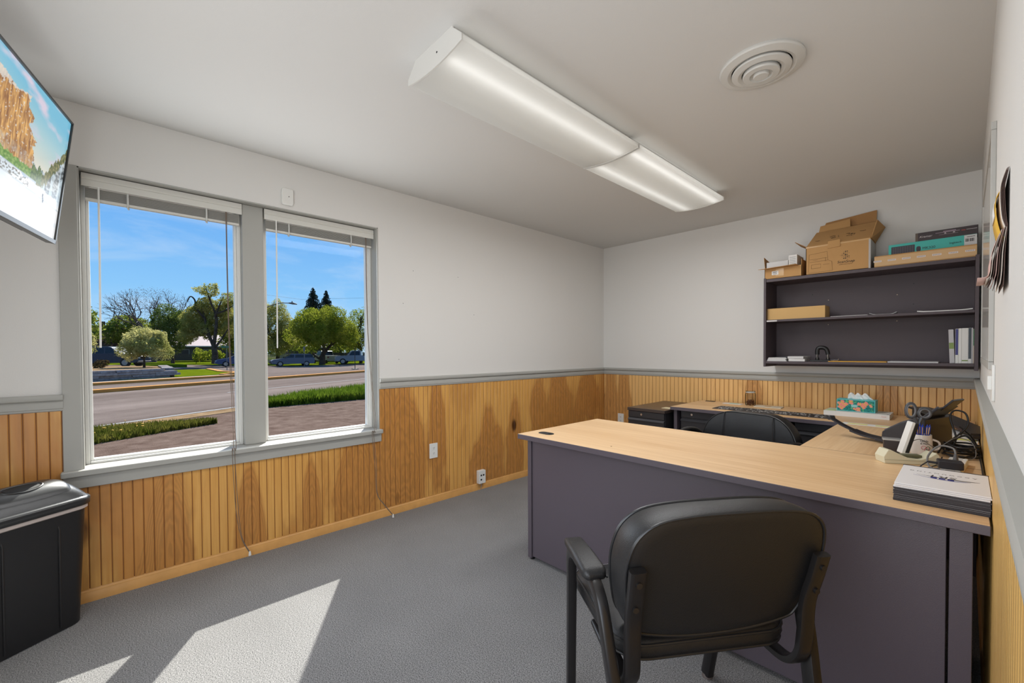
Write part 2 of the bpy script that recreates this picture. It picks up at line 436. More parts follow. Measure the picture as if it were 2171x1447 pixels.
def strip_mesh(name, h, m):
    """one bead strip: face 8 mm proud with chamfered edges, in local x (width) and z; faces -y"""
    w = PW - 0.0032; t = 0.008; c = 0.0025
    prof = [(0, 0), (w, 0), (w, t-c), (w-c, t), (c, t), (0, t-c)]
    mb = MB()
    mb.prism([(u, -v) for u, v in prof], 0, h)
    return mb.mesh(name, m)
_strip = {}
def strip(parent, m, h, z, loc, rotz):
    key = (m.name, round(h, 3))
    if key not in _strip: _strip[key] = strip_mesh('plank', h, m)
    o = bpy.data.objects.new('plank', _strip[key]); COL.objects.link(o)
    o.location = loc; o.rotation_euler = (0, 0, rotz); o.parent = parent
    return o
# backing sheet in the groove colour
gs = MB(); gs.box(XW, XW+0.0055, YN, OY0-0.06, 0.05, RAIL0+0.02); gs.box(XW, XW+0.0055, OY0-0.07, OY1, 0.05, OZ0-0.05); gs.box(XW, XW+0.0055, OY1, YF, 0.05, RAIL0+0.02)
gs.build('groove_sheet', M_groove, wall_left)
MB().box(XW, XR, YF-0.0055, YF, 0.05, RAIL0+0.02).build('groove_sheet', M_groove, wall_far)
MB().box(XR-0.0055, XR, 0.05, YF, 0.05, RAIL0+0.02).build('groove_sheet', M_groove, wall_right)
BASE_H = 0.062
y = YN + 0.002
while y < YF - 0.03:
    top = RAIL0 + 0.01
    if OY0 - 0.06 < y + PW*0.5 < OY1 + 0.0: top = OZ0 - 0.06
    strip(wall_left, M_ply_l, top - BASE_H, BASE_H, (XW, y, BASE_H), R(90)); y += PW
x = XW + 0.012
while x < XR - 0.02:
    strip(wall_far, M_ply_f, RAIL0 + 0.01 - BASE_H, BASE_H, (x, YF, BASE_H), 0); x += PW
y = 0.06
while y < YF - 0.03:
    strip(wall_right, M_ply_r, RAIL0 + 0.01 - BASE_H, BASE_H, (XR, y + PW, BASE_H), R(-90)); y += PW

# ---- chair rail and baseboard
rail_p = [(0, 0), (0.010, 0), (0.014, 0.004), (0.014, 0.010), (0.017, 0.014), (0.017, 0.038), (0.013, 0.046), (0.016, 0.050), (0.026, 0.054), (0.028, 0.062), (0.028, 0.072), (0.024, 0.078), (0, 0.078)]
base_p = [(0, 0), (0.015, 0), (0.015, 0.040), (0.012, 0.046), (0.012, 0.052), (0.007, 0.058), (0.006, 0.064), (0, 0.064)]
M_oak = mat('varnished_oak_trim', (212, 158, 92), rough=0.4, spec=0.4, var=0.22, vscale=14)
def run_left(prof, y0, y1, z, name, m): return struct(MB().prism([(XW+d, z+h) for d, h in prof], y0, y1, axis='y').build(name, m, smooth=True))
def run_right(prof, y0, y1, z, name, m): return struct(MB().prism([(XR-d, z+h) for d, h in prof], y0, y1, axis='y').build(name, m, smooth=True))
def run_far(prof, x0, x1, z, name, m): return struct(MB().prism([(YF-d, z+h) for d, h in prof], x0, x1, axis='x').build(name, m, smooth=True))
run_left(rail_p, YN, OY0-0.062, RAIL0, 'trim_1', M_trim)['label'] = 'grey chair rail left of the window'
run_left(rail_p, OY1, YF-0.028, RAIL0, 'trim_2', M_trim)['label'] = 'grey chair rail right of the window'
run_far(rail_p, XW, XR, RAIL0, 'trim_3', M_trim)['label'] = 'grey chair rail along the end wall'
run_right(rail_p, 0.05, YF-0.028, RAIL0, 'trim_4', M_trim)['label'] = 'grey chair rail along the side wall'
run_left(base_p, YN, YF, 0, 'baseboard_left', M_oak)
run_far(base_p, XW+0.015, XR-0.015, 0, 'baseboard_far', M_oak)
run_right(base_p, 0.05, YF, 0, 'baseboard_right', M_oak)

# ---- window: painted drywall returns, casing, post, stool, apron, two vinyl sashes with panes
XG = -3.105                                 # glass plane
struct(MB().box(XW, XW+0.012, OY0-0.066, OY0, OZ0-0.02, OZ1).build('trim_5', M_trim, bevel=0.003), 'flat grey casing at the left of the window')
rt = MB(); rt.box(XG-0.02, XW+0.004, OY1-0.006, OY1, OZ0, OZ1); rt.box(XG-0.02, XW+0.004, OY0, OY0+0.006, OZ0, OZ1); rt.box(XG-0.02, XW+0.004, OY0, OY1, OZ1-0.006, OZ1)
struct(rt.build('trim_6', M_trim), 'grey painted window reveal')
PY0, PY1 = 0.607, 0.722
struct(MB().box(XG-0.03, XG+0.075, PY0, PY1, OZ0, OZ1-0.006).build('trim_7', M_trim, bevel=0.004), 'grey post between the two windows')
struct(MB().box(XG-0.02, XW+0.042, OY0-0.075, OY1+0.012, OZ0-0.030, OZ0).build('trim_8', M_trim, bevel=0.006), 'grey window stool')
struct(MB().box(XW, XW+0.022, OY0-0.068, OY1+0.006, OZ0-0.090, OZ0-0.030).build('trim_9', M_trim, bevel=0.003), 'grey apron under the window stool')

def glass_mat():
    m = bpy.data.materials.new('window_glass'); m.use_nodes = True
    nt = m.node_tree; nt.nodes.clear(); N = nt.nodes.new
    out = N('ShaderNodeOutputMaterial'); mx = N('ShaderNodeMixShader'); tr = N('ShaderNodeBsdfTransparent'); gl = N('ShaderNodeBsdfGlossy')
    tr.inputs[0].default_value = (0.97, 0.985, 0.98, 1); gl.inputs['Roughness'].default_value = 0.0
    fr = N('ShaderNodeFresnel'); fr.inputs[0].default_value = 1.12
    nt.links.new(fr.outputs[0], mx.inputs[0]); nt.links.new(tr.outputs[0], mx.inputs[1]); nt.links.new(gl.outputs[0], mx.inputs[2])
    nt.links.new(mx.outputs[0], out.inputs[0])
    return m
M_glass = glass_mat()
def vinyl_window(name, y0, y1, label):
    root = bpy.data.objects.new(name, None); COL.objects.link(root); root.location = (XG, (y0+y1)/2, OZ0)
    root['kind'] = 'structure'; root['label'] = label
    cy_ = (y0+y1)/2; h = OZ1 - 0.006 - OZ0; hw = (y1-y0)/2
    def bar(nm, a0, a1, b0, b1, dx0, dx1): MB().box(dx0, dx1, a0, a1, b0, b1).build(nm, M_vinyl, root, bevel=0.003)
    fw_ = 0.018
    for s_ in (-1, 1):
        a = sorted((s_*hw, s_*(hw-fw_))); bar('jamb', a[0], a[1], 0, h, -0.045, 0.028)
        a = sorted((s_*(hw-fw_), s_*(hw-fw_-0.013))); bar('sash_stile', a[0], a[1], 0.012, h-0.03, -0.03, 0.010)
    bar('head', -hw+fw_, hw-fw_, h-fw_, h, -0.045, 0.028)
    bar('sill', -hw+fw_, hw-fw_, 0, 0.012, -0.045, 0.028)
    bar('sash_rail', -hw+fw_+0.013, hw-fw_-0.013, 0.012, 0.022, -0.03, 0.010)
    bar('sash_rail', -hw+fw_+0.013, hw-fw_-0.013, h-fw_-0.03, h-fw_, -0.03, 0.010)
    MB().box(-0.008, -0.004, -hw+fw_+0.01, hw-fw_-0.01, 0.015, h-fw_).build('pane', M_glass, root)
    return root
vinyl_window('window_1', OY0+0.006, PY0, 'large white vinyl window left of the grey post')
vinyl_window('window_2', PY1, OY1-0.006, 'narrower white vinyl window right of the grey post')
# ------------------------------------------------------------------ ceiling fixtures (wrap-around fluorescents)
M_fix = mat('fixture_white_enamel', (214, 213, 208), rough=0.4)
def lens_mat():
    m = bpy.data.materials.new('ribbed_acrylic_lens'); m.use_nodes = True
    nt = m.node_tree; nt.nodes.clear(); N = nt.nodes.new; L = nt.links.new
    out = N('ShaderNodeOutputMaterial'); mx = N('ShaderNodeMixShader'); tl = N('ShaderNodeBsdfTranslucent'); df = N('ShaderNodeBsdfDiffuse')
    tl.inputs[0].default_value = (0.92, 0.92, 0.90, 1); df.inputs[0].default_value = (0.86, 0.86, 0.84, 1); mx.inputs[0].default_value = 0.42
    L(tl.outputs[0], mx.inputs[1]); L(df.outputs[0], mx.inputs[2]); L(mx.outputs[0], out.inputs[0])
    return m
M_lens = lens_mat()
def tube_mat(name, s):
    m = bpy.data.materials.new(name); m.use_nodes = True
    nt = m.node_tree; nt.nodes.clear()
    out = nt.nodes.new('ShaderNodeOutputMaterial'); em = nt.nodes.new('ShaderNodeEmission')
    em.inputs[0].default_value = (1.0, 0.985, 0.955, 1); em.inputs[1].default_value = s
    nt.links.new(em.outputs[0], out.inputs[0]); return m
M_tube = tube_mat('lit_fluorescent_tube', LAMP_TUBE)
M_tube_dim = mat('unlit_fluorescent_tube', (226, 225, 220), rough=0.5)
def fixture(y0, label, lit):
    L_ = 1.225; z0, zc = 2.362, HC; xl, xr = -1.648, -1.268; xc = (xl+xr)/2; hw = (xr-xl)/2
    t = thing('ceiling_light', label, 'ceiling light', (xc, y0 + L_/2, HC), 0, 'wraparound fluorescent ceiling lights')
    h = L_/2
    # pan against the ceiling
    MB().box(-hw+0.055, hw-0.055, -h+0.01, h-0.01, -0.022, 0).build('pan', M_fix, t, bevel=0.003)
    for s_ in (-1, 1):                      # end plates
        prof = [(-hw, -0.078), (-hw, -0.055), (-hw+0.055, -0.006), (-hw+0.055, 0), (hw-0.055, 0), (hw-0.055, -0.006), (hw, -0.055), (hw, -0.078)]
        for k in range(1, 8):
            u = hw - 2*hw*k/8; prof.append((u, -0.078 - 0.018*(1-(u/hw)**2)))
        a = sorted((s_*h, s_*(h-0.006)))
        MB().prism(prof, a[0], a[1], axis='y').build('end_plate', M_fix, t)
    MB().tube([(0.03, -h-0.001, -0.045), (0.03, -h+0.002, -0.045)], 0.004, 8).build('screw', M_black, t)
    # lens: thin curved shell
    n = 24; out_ = []; inn = []
    pts = [(-hw+0.05, -0.012), (-hw+0.002, -0.055), (-hw+0.001, -0.074)]
    for k in range(n+1):
        u = -hw+0.003 + (2*hw-0.006)*k/n; pts.append((u, -0.076 - 0.018*(1-(u/hw)**2)))
    pts += [(hw-0.001, -0.074), (hw-0.002, -0.055), (hw-0.05, -0.012)]
    mb = MB(); vs = [(u, s_*(h-0.007), z) for s_ in (-1, 1) for u, z in pts]; k_ = len(pts)
    mb.add(vs, [(i, i+1, k_+i+1, k_+i) for i in range(k_-1)])
    mb.build('lens', M_lens, t, smooth=True, angle=60)
    for u, on in lit:
        MB().tube([(u, -h+0.02, -0.060), (u, h-0.02, -0.060)], 0.0125, 12).build('tube', M_tube if on else M_tube_dim, t, smooth=True)
    ld = bpy.data.lights.new('ceiling_lamp', 'AREA'); lo = bpy.data.objects.new('ceiling_lamp', ld); COL.objects.link(lo)
    ld.shape = 'RECTANGLE'; ld.size = 0.36; ld.size_y = 1.16; ld.energy = LAMP_W; ld.color = (0.98, 0.985, 1.0)
    lo.location = (0, 0, -0.101); lo.parent = t
    return t
fixture(0.952, 'long white fluorescent ceiling light nearer the camera, end plate showing', [(0.085, True), (-0.085, False)])
fixture(2.182, 'long white fluorescent ceiling light nearer the end wall', [(-0.085, True), (0.135, True)])
# ------------------------------------------------------------------ blinds drawn up to the head of each window
M_slat = mat('cream_vinyl_slat', (214, 212, 204), rough=0.5)
M_cord = mat('blind_cord', (120, 104, 90), rough=0.8)  # brown tone puts the cord's backlit darkness into its colour
M_clear = mat('clear_plastic_clip', (205, 205, 200), rough=0.2, spec=0.6)
def blind(y0, y1, label, wand_y, cord_y, low, clips):
    t = thing('window_blind', label, 'blind', (-3.045, (y0+y1)/2, 2.128), 0, 'raised mini blinds')
    c = (y0+y1)/2; a, b = y0-c, y1-c
    MB().box(-0.022, 0.020, a+0.004, b-0.004, -0.045, 0).build('headrail', M_slat, t, bevel=0.002)
    MB().prism([(0.020, -0.066), (0.026, -0.066), (0.027, -0.035), (0.024, -0.030), (0.027, -0.024), (0.026, -0.002), (0.020, -0.002)], a, b, axis='y').build('valance', M_slat, t)
    for k in range(11):
        z = -0.070 - 0.0044*k
        MB().prism([(-0.012, z), (0.0005, z+0.0022), (0.013, z), (0.013, z+0.0009), (0.0005, z+0.0031), (-0.012, z+0.0009)], a+0.012, b-0.012, axis='y').build('slat', M_slat, t)
    MB().box(-0.012, 0.013, a+0.012, b-0.012, -0.132, -0.119).build('bottom_rail', M_slat, t, bevel=0.002)
    for cy_ in clips:
        MB().tube([(0.017, cy_-c, -0.066), (0.021, cy_-c, -0.10), (0.016, cy_-c, -0.134), (0.0, cy_-c+0.004, -0.142), (-0.008, cy_-c, -0.134)], 0.0045, 8).build('clip', M_clear, t, smooth=True)
    MB().tube([(0.024, wand_y-c, -0.06), (0.026, wand_y-c-0.001, -0.45), (0.027, wand_y-c-0.004, -0.872)], 0.0042, 8).build('wand', M_white, t, smooth=True)
    for s_ in (0, 1):
        pts = [(0.022, cord_y-c+0.004*s_, -0.066)] + [(x+3.045, y_-c+(0.012 if i in (1, 2, 3) else 0.004)*s_, z-2.128) for i, (x, y_, z) in enumerate(low)]
        MB().tube(smooth_path(pts, 6), 0.0017, 6).build('cord', M_cord, t, smooth=True)
    e = low[-1]
    MB().lathe([(0.003, 0.012), (0.005, 0.008), (0.008, -0.012), (0.0075, -0.014), (0.0, -0.014)], 12, (e[0]+3.045, e[1]-c, e[2]-2.128)).build('tassel', M_white, t, smooth=True)
    return t
blind(-0.082, 0.605, 'raised cream mini blind with white wand over the larger window', -0.02, 0.523,
      [(-3.035, 0.530, 1.36), (-2.95, 0.532, 0.70), (-2.925, 0.520, 0.655), (-2.925, 0.534, 0.31), (-2.925, 0.560, 0.135), (-2.918, 0.600, 0.035)], (0.09, 0.43))
blind(0.726, 1.446, 'raised cream mini blind with white wand over the narrower window', 0.794, 1.385,
      [(-3.035, 1.400, 1.38), (-2.95, 1.405, 0.70), (-2.925, 1.375, 0.650), (-2.925, 1.394, 0.41), (-2.925, 1.407, 0.205), (-2.915, 1.461, 0.105), (-2.90, 1.52, 0.018)], (0.87, 1.28))

# small wall devices
t = thing('motion_sensor', 'small white alarm sensor high on the window wall', 'sensor', (XW, 0.846, 2.213))
MB().prism(rrect(-0.034, 0.034, -0.052, 0.052, 0.014), 0, 0.020, axis='x').build('housing', M_white, t, bevel=0.004)
MB().tube([(0.0195, 0.006, 0.0), (0.0215, 0.006, 0.0)], 0.003, 8).build('indicator', M_black, t)
def outlet(loc, rz, label):
    t = thing('wall_outlet', label, 'outlet', loc, rz)
    MB().prism(rrect(-0.038, 0.038, -0.06, 0.06, 0.004, 3), -0.007, 0.0, axis='y').build('cover_plate', M_white, t, bevel=0.002)
    for z in (-0.021, 0.021):
        f = MB().prism(rrect(-0.017, 0.017, z-0.014, z+0.014, 0.010), -0.0085, -0.006, axis='y').build('receptacle', M_white, t)
        for x_ in (-0.006, 0.006): MB().box(x_-0.001, x_+0.001, -0.0090, -0.008, z-0.002, z+0.007).build('slot', M_black, f)
        MB().tube([(0, -0.0090, z-0.007), (0, -0.008, z-0.007)], 0.0022, 8).build('ground_hole', M_black, f)
    MB().tube([(0, -0.0085, 0), (0, -0.006, 0)], 0.0028, 8).build('screw', M_white, t)
    return t
outlet((XW+0.008, 1.916, 0.425), R(90), 'white double power outlet on the wainscot right of the window')
outlet((-2.735, YF-0.008, 0.445), 0, 'white power outlet on the end wall near the corner')
t = thing('phone_jack_box', 'white surface box with four data jacks just above the baseboard', 'jack box', (XW+0.008, 2.400, 0.118), R(90))
MB().prism(rrect(-0.038, 0.038, -0.058, 0.058, 0.005, 3), -0.036, 0.0, axis='y').build('box', M_white, t, bevel=0.003)
for x_ in (-0.013, 0.013):
    for z in (-0.022, 0.016):
        MB().box(x_-0.008, x_+0.008, -0.0368, -0.0355, z-0.007, z+0.007).build('jack', M_black if not (x_ > 0 and z < 0) else M_white, t)
MB().tube([(0.0, -0.02, -0.058), (0.002, -0.018, -0.085), (0.0, -0.010, -0.110)], 0.003, 8).build('cable', mat('grey_cable', (150, 148, 146), 0.6), t, smooth=True)

# ------------------------------------------------------------------ ceiling air diffuser: concentric cones
t = thing('ceiling_vent', 'round white ceiling air diffuser with concentric rings', 'vent', (-0.612, 2.045, HC))
M_vent = mat('vent_enamel', (205, 204, 199), rough=0.45)
MB().lathe([(0.158, 0.0), (0.160, -0.008), (0.156, -0.014), (0.128, -0.022), (0.114, -0.016), (0.112, -0.002), (0.12, 0.0)], 48).build('outer_ring', M_vent, t, smooth=True)
MB().lathe([(0.104, -0.006), (0.112, -0.022), (0.110, -0.028), (0.088, -0.034), (0.074, -0.028), (0.072, -0.010), (0.10, -0.003)], 48).build('middle_ring', M_vent, t, smooth=True)
MB().lathe([(0.064, -0.014), (0.070, -0.036), (0.067, -0.042), (0.044, -0.044), (0.040, -0.036), (0.036, -0.034), (0.0, -0.034)], 48).build('centre_cone', M_vent, t, smooth=True)
MB().lathe([(0.0, -0.034), (0.030, -0.034), (0.030, -0.045), (0.026, -0.049), (0.0, -0.049)], 32).build('centre_knob', M_vent, t, smooth=True)
MB().lathe([(0.113, -0.0015), (0.0, -0.0015)], 40).build('duct_opening', mat('duct_dark', (40, 38, 36), 0.9), t)
for a in (20, 140, 260):
    MB().box(0.03, 0.115, -0.003, 0.003, -0.014, -0.008, Matrix.Rotation(R(a), 4, 'Z')).build('strut', M_vent, t)
# ------------------------------------------------------------------ desks
M_lam = mat('plum_grey_laminate', (88, 80, 87), rough=0.27, spec=0.5, bump=0.25, bscale=600, var=0.05, vscale=2.0)
M_lam_in = mat('plum_grey_laminate_shelf', (80, 70, 74), rough=0.5, spec=0.4, bump=0.25, bscale=600, var=0.05, vscale=3.0)
M_metal_blk = mat('charcoal_steel', (50, 49, 52), rough=0.4, spec=0.5, metal=0.2)
M_bright = mat('bright_steel', (200, 200, 200), rough=0.25, metal=1.0)
def maple(name, along):
    m, nt, b = nodes_of(name); N = nt.nodes.new; L = nt.links.new
    g = N('ShaderNodeNewGeometry'); mp = N('ShaderNodeMapping')
    mp.inputs['Scale'].default_value = (2.2, 70, 20) if along == 'x' else (70, 2.2, 20)
    L(g.outputs['Position'], mp.inputs[0])
    n = N('ShaderNodeTexNoise'); n.inputs['Scale'].default_value = 1; n.inputs['Detail'].default_value = 4; L(mp.outputs[0], n.inputs['Vector'])
    mp2 = N('ShaderNodeMapping'); mp2.inputs['Scale'].default_value = (0.5, 7, 1) if along == 'x' else (7, 0.5, 1); L(g.outputs['Position'], mp2.inputs[0])
    n2 = N('ShaderNodeTexNoise'); n2.inputs['Scale'].default_value = 1; n2.inputs['Detail'].default_value = 3; L(mp2.outputs[0], n2.inputs['Vector'])
    r = N('ShaderNodeValToRGB'); r.color_ramp.elements[0].position = 0.3; r.color_ramp.elements[1].position = 0.7
    r.color_ramp.elements[0].color = lin(208, 166, 118); r.color_ramp.elements[1].color = lin(236, 202, 158)
    mx = N('ShaderNodeMix'); mx.data_type = 'FLOAT'; mx.inputs[0].default_value = 0.45; L(n.outputs[0], mx.inputs[2]); L(n2.outputs[0], mx.inputs[3])
    L(mx.outputs[0], r.inputs[0]); L(r.outputs[0], b.inputs['Base Color'])
    b.inputs['Roughness'].default_value = 0.38; _sock(b, 'Specular IOR Level').default_value = 0.4
    return m
M_maple_x = maple('maple_laminate_long', 'x'); M_maple_y = maple('maple_laminate_cross', 'y')
DZ = 0.745
def top_slab(parent, name, poly, z1, th, m):
    """laminate worktop: dark core and edge band with a thin pale surface sheet on top"""
    s_ = MB().prism(poly, z1-th, z1-0.001, axis='z').build(name, M_lam, parent, bevel=0.002)
    cx = sum(p[0] for p in poly)/len(poly); cy_ = sum(p[1] for p in poly)/len(poly)
    MB().prism([(x + (0.002 if x < cx else -0.002), y + (0.002 if y < cy_ else -0.002)) for x, y in poly], z1-0.0012, z1, axis='z').build('worktop_surface', m, s_)
    return s_
# main desk
t = thing('executive_desk', 'large desk with pale maple top and plum grey panels in front of the guest chair', 'desk', (-0.87, 2.14, 0))
ox, oy = -0.87, 2.14
def bxw(x0, x1, y0, y1, z0, z1, name, m, par, bev=0.002, off=None):
    a, b = off if off else (ox, oy)
    return MB().box(x0-a, x1-a, y0-b, y1-b, z0, z1).build(name, m, par, bevel=bev)
top_slab(t, 'worktop', [(-1.805-ox, 1.745-oy), (0.050-ox, 1.745-oy), (0.050-ox, 2.535-oy), (-1.805-ox, 2.535-oy)], DZ, 0.029, M_maple_x)
bxw(-1.772, -1.744, 1.795, 2.50, 0.012, DZ-0.029, 'end_panel', M_lam, t)
bxw(-0.030, 0.018, 1.795, 2.50, 0.012, DZ-0.029, 'end_panel', M_lam, t)
bxw(-1.742, -0.036, 1.803, 1.822, 0.022, DZ-0.029, 'modesty_panel', M_lam, t)
for x_ in (-1.758, -0.006):
    for y_ in (1.82, 2.47): MB().lathe([(0.014, 0), (0.014, 0.006), (0.006, 0.008), (0.006, 0.022)], 12, (x_-ox, y_-oy, 0)).build('levelling_foot', M_black, t, smooth=True)
g = MB().prism(rrect(-0.050, 0.050, -0.028, 0.028, 0.026, 6), DZ-0.002, DZ+0.003, axis='z').build('grommet', M_black, t, loc=(-1.690-ox, 1.868-oy, 0), bevel=0.0015)
MB().prism(rrect(0.018, 0.044, -0.016, 0.016, 0.010, 4), DZ+0.0031, DZ+0.0036, axis='z').build('grommet_hole', mat('hole_black', (4, 4, 4), 0.9), g)
MB().lathe([(0.0, 0.0008), (0.004, 0.0008), (0.004, 0)], 10, (-1.229-ox, 1.847-oy, DZ)).build('scar', mat('chip_brown', (110, 80, 50), 0.8), t)
# return (bridge)
t = thing('desk_return', 'maple topped return joining the main desk to the credenza by the side wall', 'desk', (-0.26, 3.06, 0))
ox, oy = -0.26, 3.06
top_slab(t, 'worktop', [(-0.575-ox, 2.540-oy), (0.050-ox, 2.540-oy), (0.050-ox, 3.585-oy), (-0.575-ox, 3.585-oy)], DZ, 0.029, M_maple_y)
bxw(0.015, 0.035, 2.56, 3.57, 0.30, DZ-0.029, 'modesty_panel', M_lam, t)
bxw(-0.545, -0.525, 2.62, 3.50, DZ-0.089, DZ-0.029, 'apron', M_lam, t)
bxw(-0.54, 0.03, 3.552, 3.574, 0.012, DZ-0.029, 'support_panel', M_lam, t)
# credenza
CZ = 0.738
t = thing('credenza', 'maple topped credenza with charcoal drawers along the end wall', 'credenza', (-0.86, 3.93, 0))
ox, oy = -0.86, 3.93
top_slab(t, 'worktop', [(-1.785-ox, 3.592-oy), (0.045-ox, 3.592-oy), (0.045-ox, 4.275-oy), (-1.785-ox, 4.275-oy)], CZ, 0.029, M_maple_x)
bxw(-1.765, -1.735, 3.62, 4.26, 0.012, CZ-0.029, 'end_panel', M_lam, t)
bxw(0.0, 0.03, 3.62, 4.26, 0.012, CZ-0.029, 'end_panel', M_lam, t)
bxw(-1.735, 0.0, 4.235, 4.255, 0.20, CZ-0.029, 'back_panel', M_lam, t)
def lateral_file(x0, x1, par):
    """pedestal of steel drawers hung under the worktop"""
    b_ = bxw(x0, x1, 3.640, 4.20, 0.05, CZ-0.030, 'drawer_pedestal', M_metal_blk, par, 0.003)
    return b_
def drawer_fronts(par, x0, x1, yf, zs, lock_x, off):
    a, b = off
    for i, (z0, z1) in enumerate(zs):
        d = MB().box(x0-a+0.004, x1-a-0.004, yf-b-0.016, yf-b, z0, z1-0.022).build('drawer', M_metal_blk, par, bevel=0.002)
        MB().prism([(yf-b-0.016, z1-0.022), (yf-b-0.024, z1-0.026), (yf-b-0.026, z1-0.020), (yf-b-0.010, z1-0.004), (yf-b, z1-0.004)], x0-a+0.004, x1-a-0.004, axis='x').build('pull', mat('pull_edge', (96, 96, 100), 0.3, metal=0.6), d)
bxw(-1.715, -1.00, 3.660, 4.20, 0.05, CZ-0.030, 'file_pedestal', M_metal_blk, t, 0.003)
bxw(-0.86, -0.10, 3.660, 4.20, 0.05, CZ-0.030, 'file_pedestal', M_metal_blk, t, 0.003)
for x0, x1 in ((-1.715, -1.00), (-0.86, -0.10)):
    bxw(x0+0.004, x1-0.004, 3.646, 3.660, CZ-0.092, CZ-0.034, 'lock_rail', M_metal_blk, t, 0.002)
    drawer_fronts(t, x0, x1, 3.660, [(0.06, 0.34), (0.345, CZ-0.096)], 0, (ox, oy))
    lx = x0+0.10 if x0 < -1.2 else -0.60
    MB().tube([(lx-ox, 3.640-oy, CZ-0.062), (lx-ox, 3.647-oy, CZ-0.062)], 0.009, 14).build('lock', M_bright, t, smooth=True)
g = MB().prism(rrect(-0.045, 0.045, -0.025, 0.025, 0.02, 5), CZ-0.002, CZ+0.003, axis='z').build('grommet', M_black, t, loc=(-1.69-ox, 4.22-oy, 0), bevel=0.0015)
# filing pedestal left of the credenza
t = thing('filing_cabinet', 'low charcoal steel filing cabinet standing left of the credenza', 'cabinet', (-1.97, 3.85, 0))
ox, oy = -1.97, 3.85
PZ = 0.705
bxw(-2.16, -1.80, 3.535, 4.22, 0.03, PZ-0.028, 'body', M_metal_blk, t, 0.003)
bxw(-2.165, -1.795, 3.515, 4.225, PZ-0.028, PZ, 'top', mat('brown_black_top', (66, 56, 52), 0.28, spec=0.5), t, 0.003)
bxw(-2.156, -1.804, 3.520, 3.535, PZ-0.085, PZ-0.031, 'lock_rail', M_metal_blk, t, 0.002)
drawer_fronts(t, -2.16, -1.80, 3.535, [(0.04, 0.32), (0.325, PZ-0.088)], 0, (ox, oy))
MB().tube([(-2.02-ox, 3.514-oy, PZ-0.056), (-2.02-ox, 3.521-oy, PZ-0.056)], 0.010, 14).build('lock', M_bright, t, smooth=True)
for x_ in (-2.13, -1.83):
    for y_ in (3.58, 4.17): MB().lathe([(0.016, 0), (0.016, 0.028), (0.02, 0.03)], 12, (x_-ox, y_-oy, 0)).build('foot', M_black, t, smooth=True)

# ------------------------------------------------------------------ wall shelf
t = thing('wall_shelf', 'dark plum wall mounted shelf unit over the credenza', 'shelf', (-0.56, 4.15, 1.09))
ox, oy = -0.56, 4.15
SX0, SX1, SY0 = -1.172, 0.052, 4.010
bxw(SX0, SX0+0.018, SY0, YF-0.002, 0, 0.737, 'side_panel', M_lam_in, t, 0.0015)
bxw(SX1-0.018, SX1, SY0, YF-0.002, 0, 0.737, 'side_panel', M_lam_in, t, 0.0015)
bxw(SX0+0.018, SX1-0.018, SY0+0.004, YF-0.002, 0.703, 0.727, 'top_board', M_lam_in, t, 0.0015)
bxw(SX0+0.018, SX1-0.018, SY0+0.010, YF-0.012, 0.372, 0.390, 'shelf_board', M_lam_in, t, 0.0015)
bxw(SX0+0.018, SX1-0.018, SY0+0.004, YF-0.002, 0.026, 0.046, 'bottom_board', M_lam_in, t, 0.0015)
bxw(SX0+0.018, SX1-0.018, YF-0.012, YF-0.004, 0.0, 0.705, 'back_board', M_lam_in, t, 0.0)
for i, (x_, z_) in enumerate([(-0.78, 0.545), (-0.36, 0.548), (-0.78, 0.375-0.03), (-0.36, 0.352)]):
    MB().tube([(x_-ox, YF-0.014-oy, z_), (x_-ox, YF-0.011-oy, z_)], 0.0038, 10).build('screw', mat('dull_screw', (176, 160, 136), 0.5, metal=0.3), t)
for x_, z_ in ((-0.89, 0.60), (-0.27, 0.62), (-0.27, 0.47)):
    MB().tube([(x_-ox, YF-0.013-oy, z_), (x_-ox, YF-0.011-oy, z_)], 0.004, 8).build('hole', M_black, t)

# ------------------------------------------------------------------ guest chair
M_leather = mat('black_leather', (30, 30, 31), rough=0.42, spec=0.5, bump=0.35, bscale=420, var=0.06, vscale=8)
M_leather_side = M_leather
M_pipe = mat('black_piping', (34, 34, 35), rough=0.35, spec=0.55)
M_frame = mat('black_satin_steel', (30, 28, 28), rough=0.3, spec=0.5)
GC = thing('guest_chair', 'black leather guest chair with steel arms, back turned to the camera', 'chair', (-0.6225, 1.280, 0), R(55.7))
def back_outline(n=48, s=1.0):
    """rear outline (x, z) of the backrest, walked around"""
    key = [(0, 0.833), (0.12, 0.831), (0.205, 0.818), (0.252, 0.782), (0.271, 0.725), (0.272, 0.66), (0.258, 0.58), (0.240, 0.52), (0.212, 0.495), (0.11, 0.474), (0, 0.468)]
    key = key + [(-x, z) for x, z in key[-2:0:-1]]
    return [(p.x, p.z) for p in smooth_path([(x, 0, z) for x, z in key], 4, closed=True)]
ol_ = back_outline()
cz = 0.655
def ring(s, off, zs=1.0):
    r = []
    for x, z in ol_:
        xx = x*s; zz = cz + (z-cz)*s*zs
        y_ = -0.30 + (0.833-zz)*0.286 + off - 0.02*(1-(x/0.27)**2)*0  # slanted plane
        r.append((xx, y_, zz))
    return r
def dish(s, off, bulge):
    r = []
    for x, z in ol_:
        xx = x*s; zz = cz + (z-cz)*s
        r.append((xx, -0.30+(0.833-zz)*0.286+off+bulge*(1-s*s), zz))
    return r
mb = MB(); mb.loft([dish(0.0001, 0.002, -0.006), dish(0.5, 0.002, -0.006), dish(0.85, 0.002, -0.006), dish(0.955, 0.0, -0.004), dish(0.985, 0.004, 0)], cap=False)
backp = mb.build('backrest', M_leather, GC, smooth=True, angle=50)
mb = MB(); mb.loft([ring(0.985, 0.004), ring(1.005, 0.016), ring(1.015, 0.05), ring(1.005, 0.088), ring(0.985, 0.102)], cap=False)
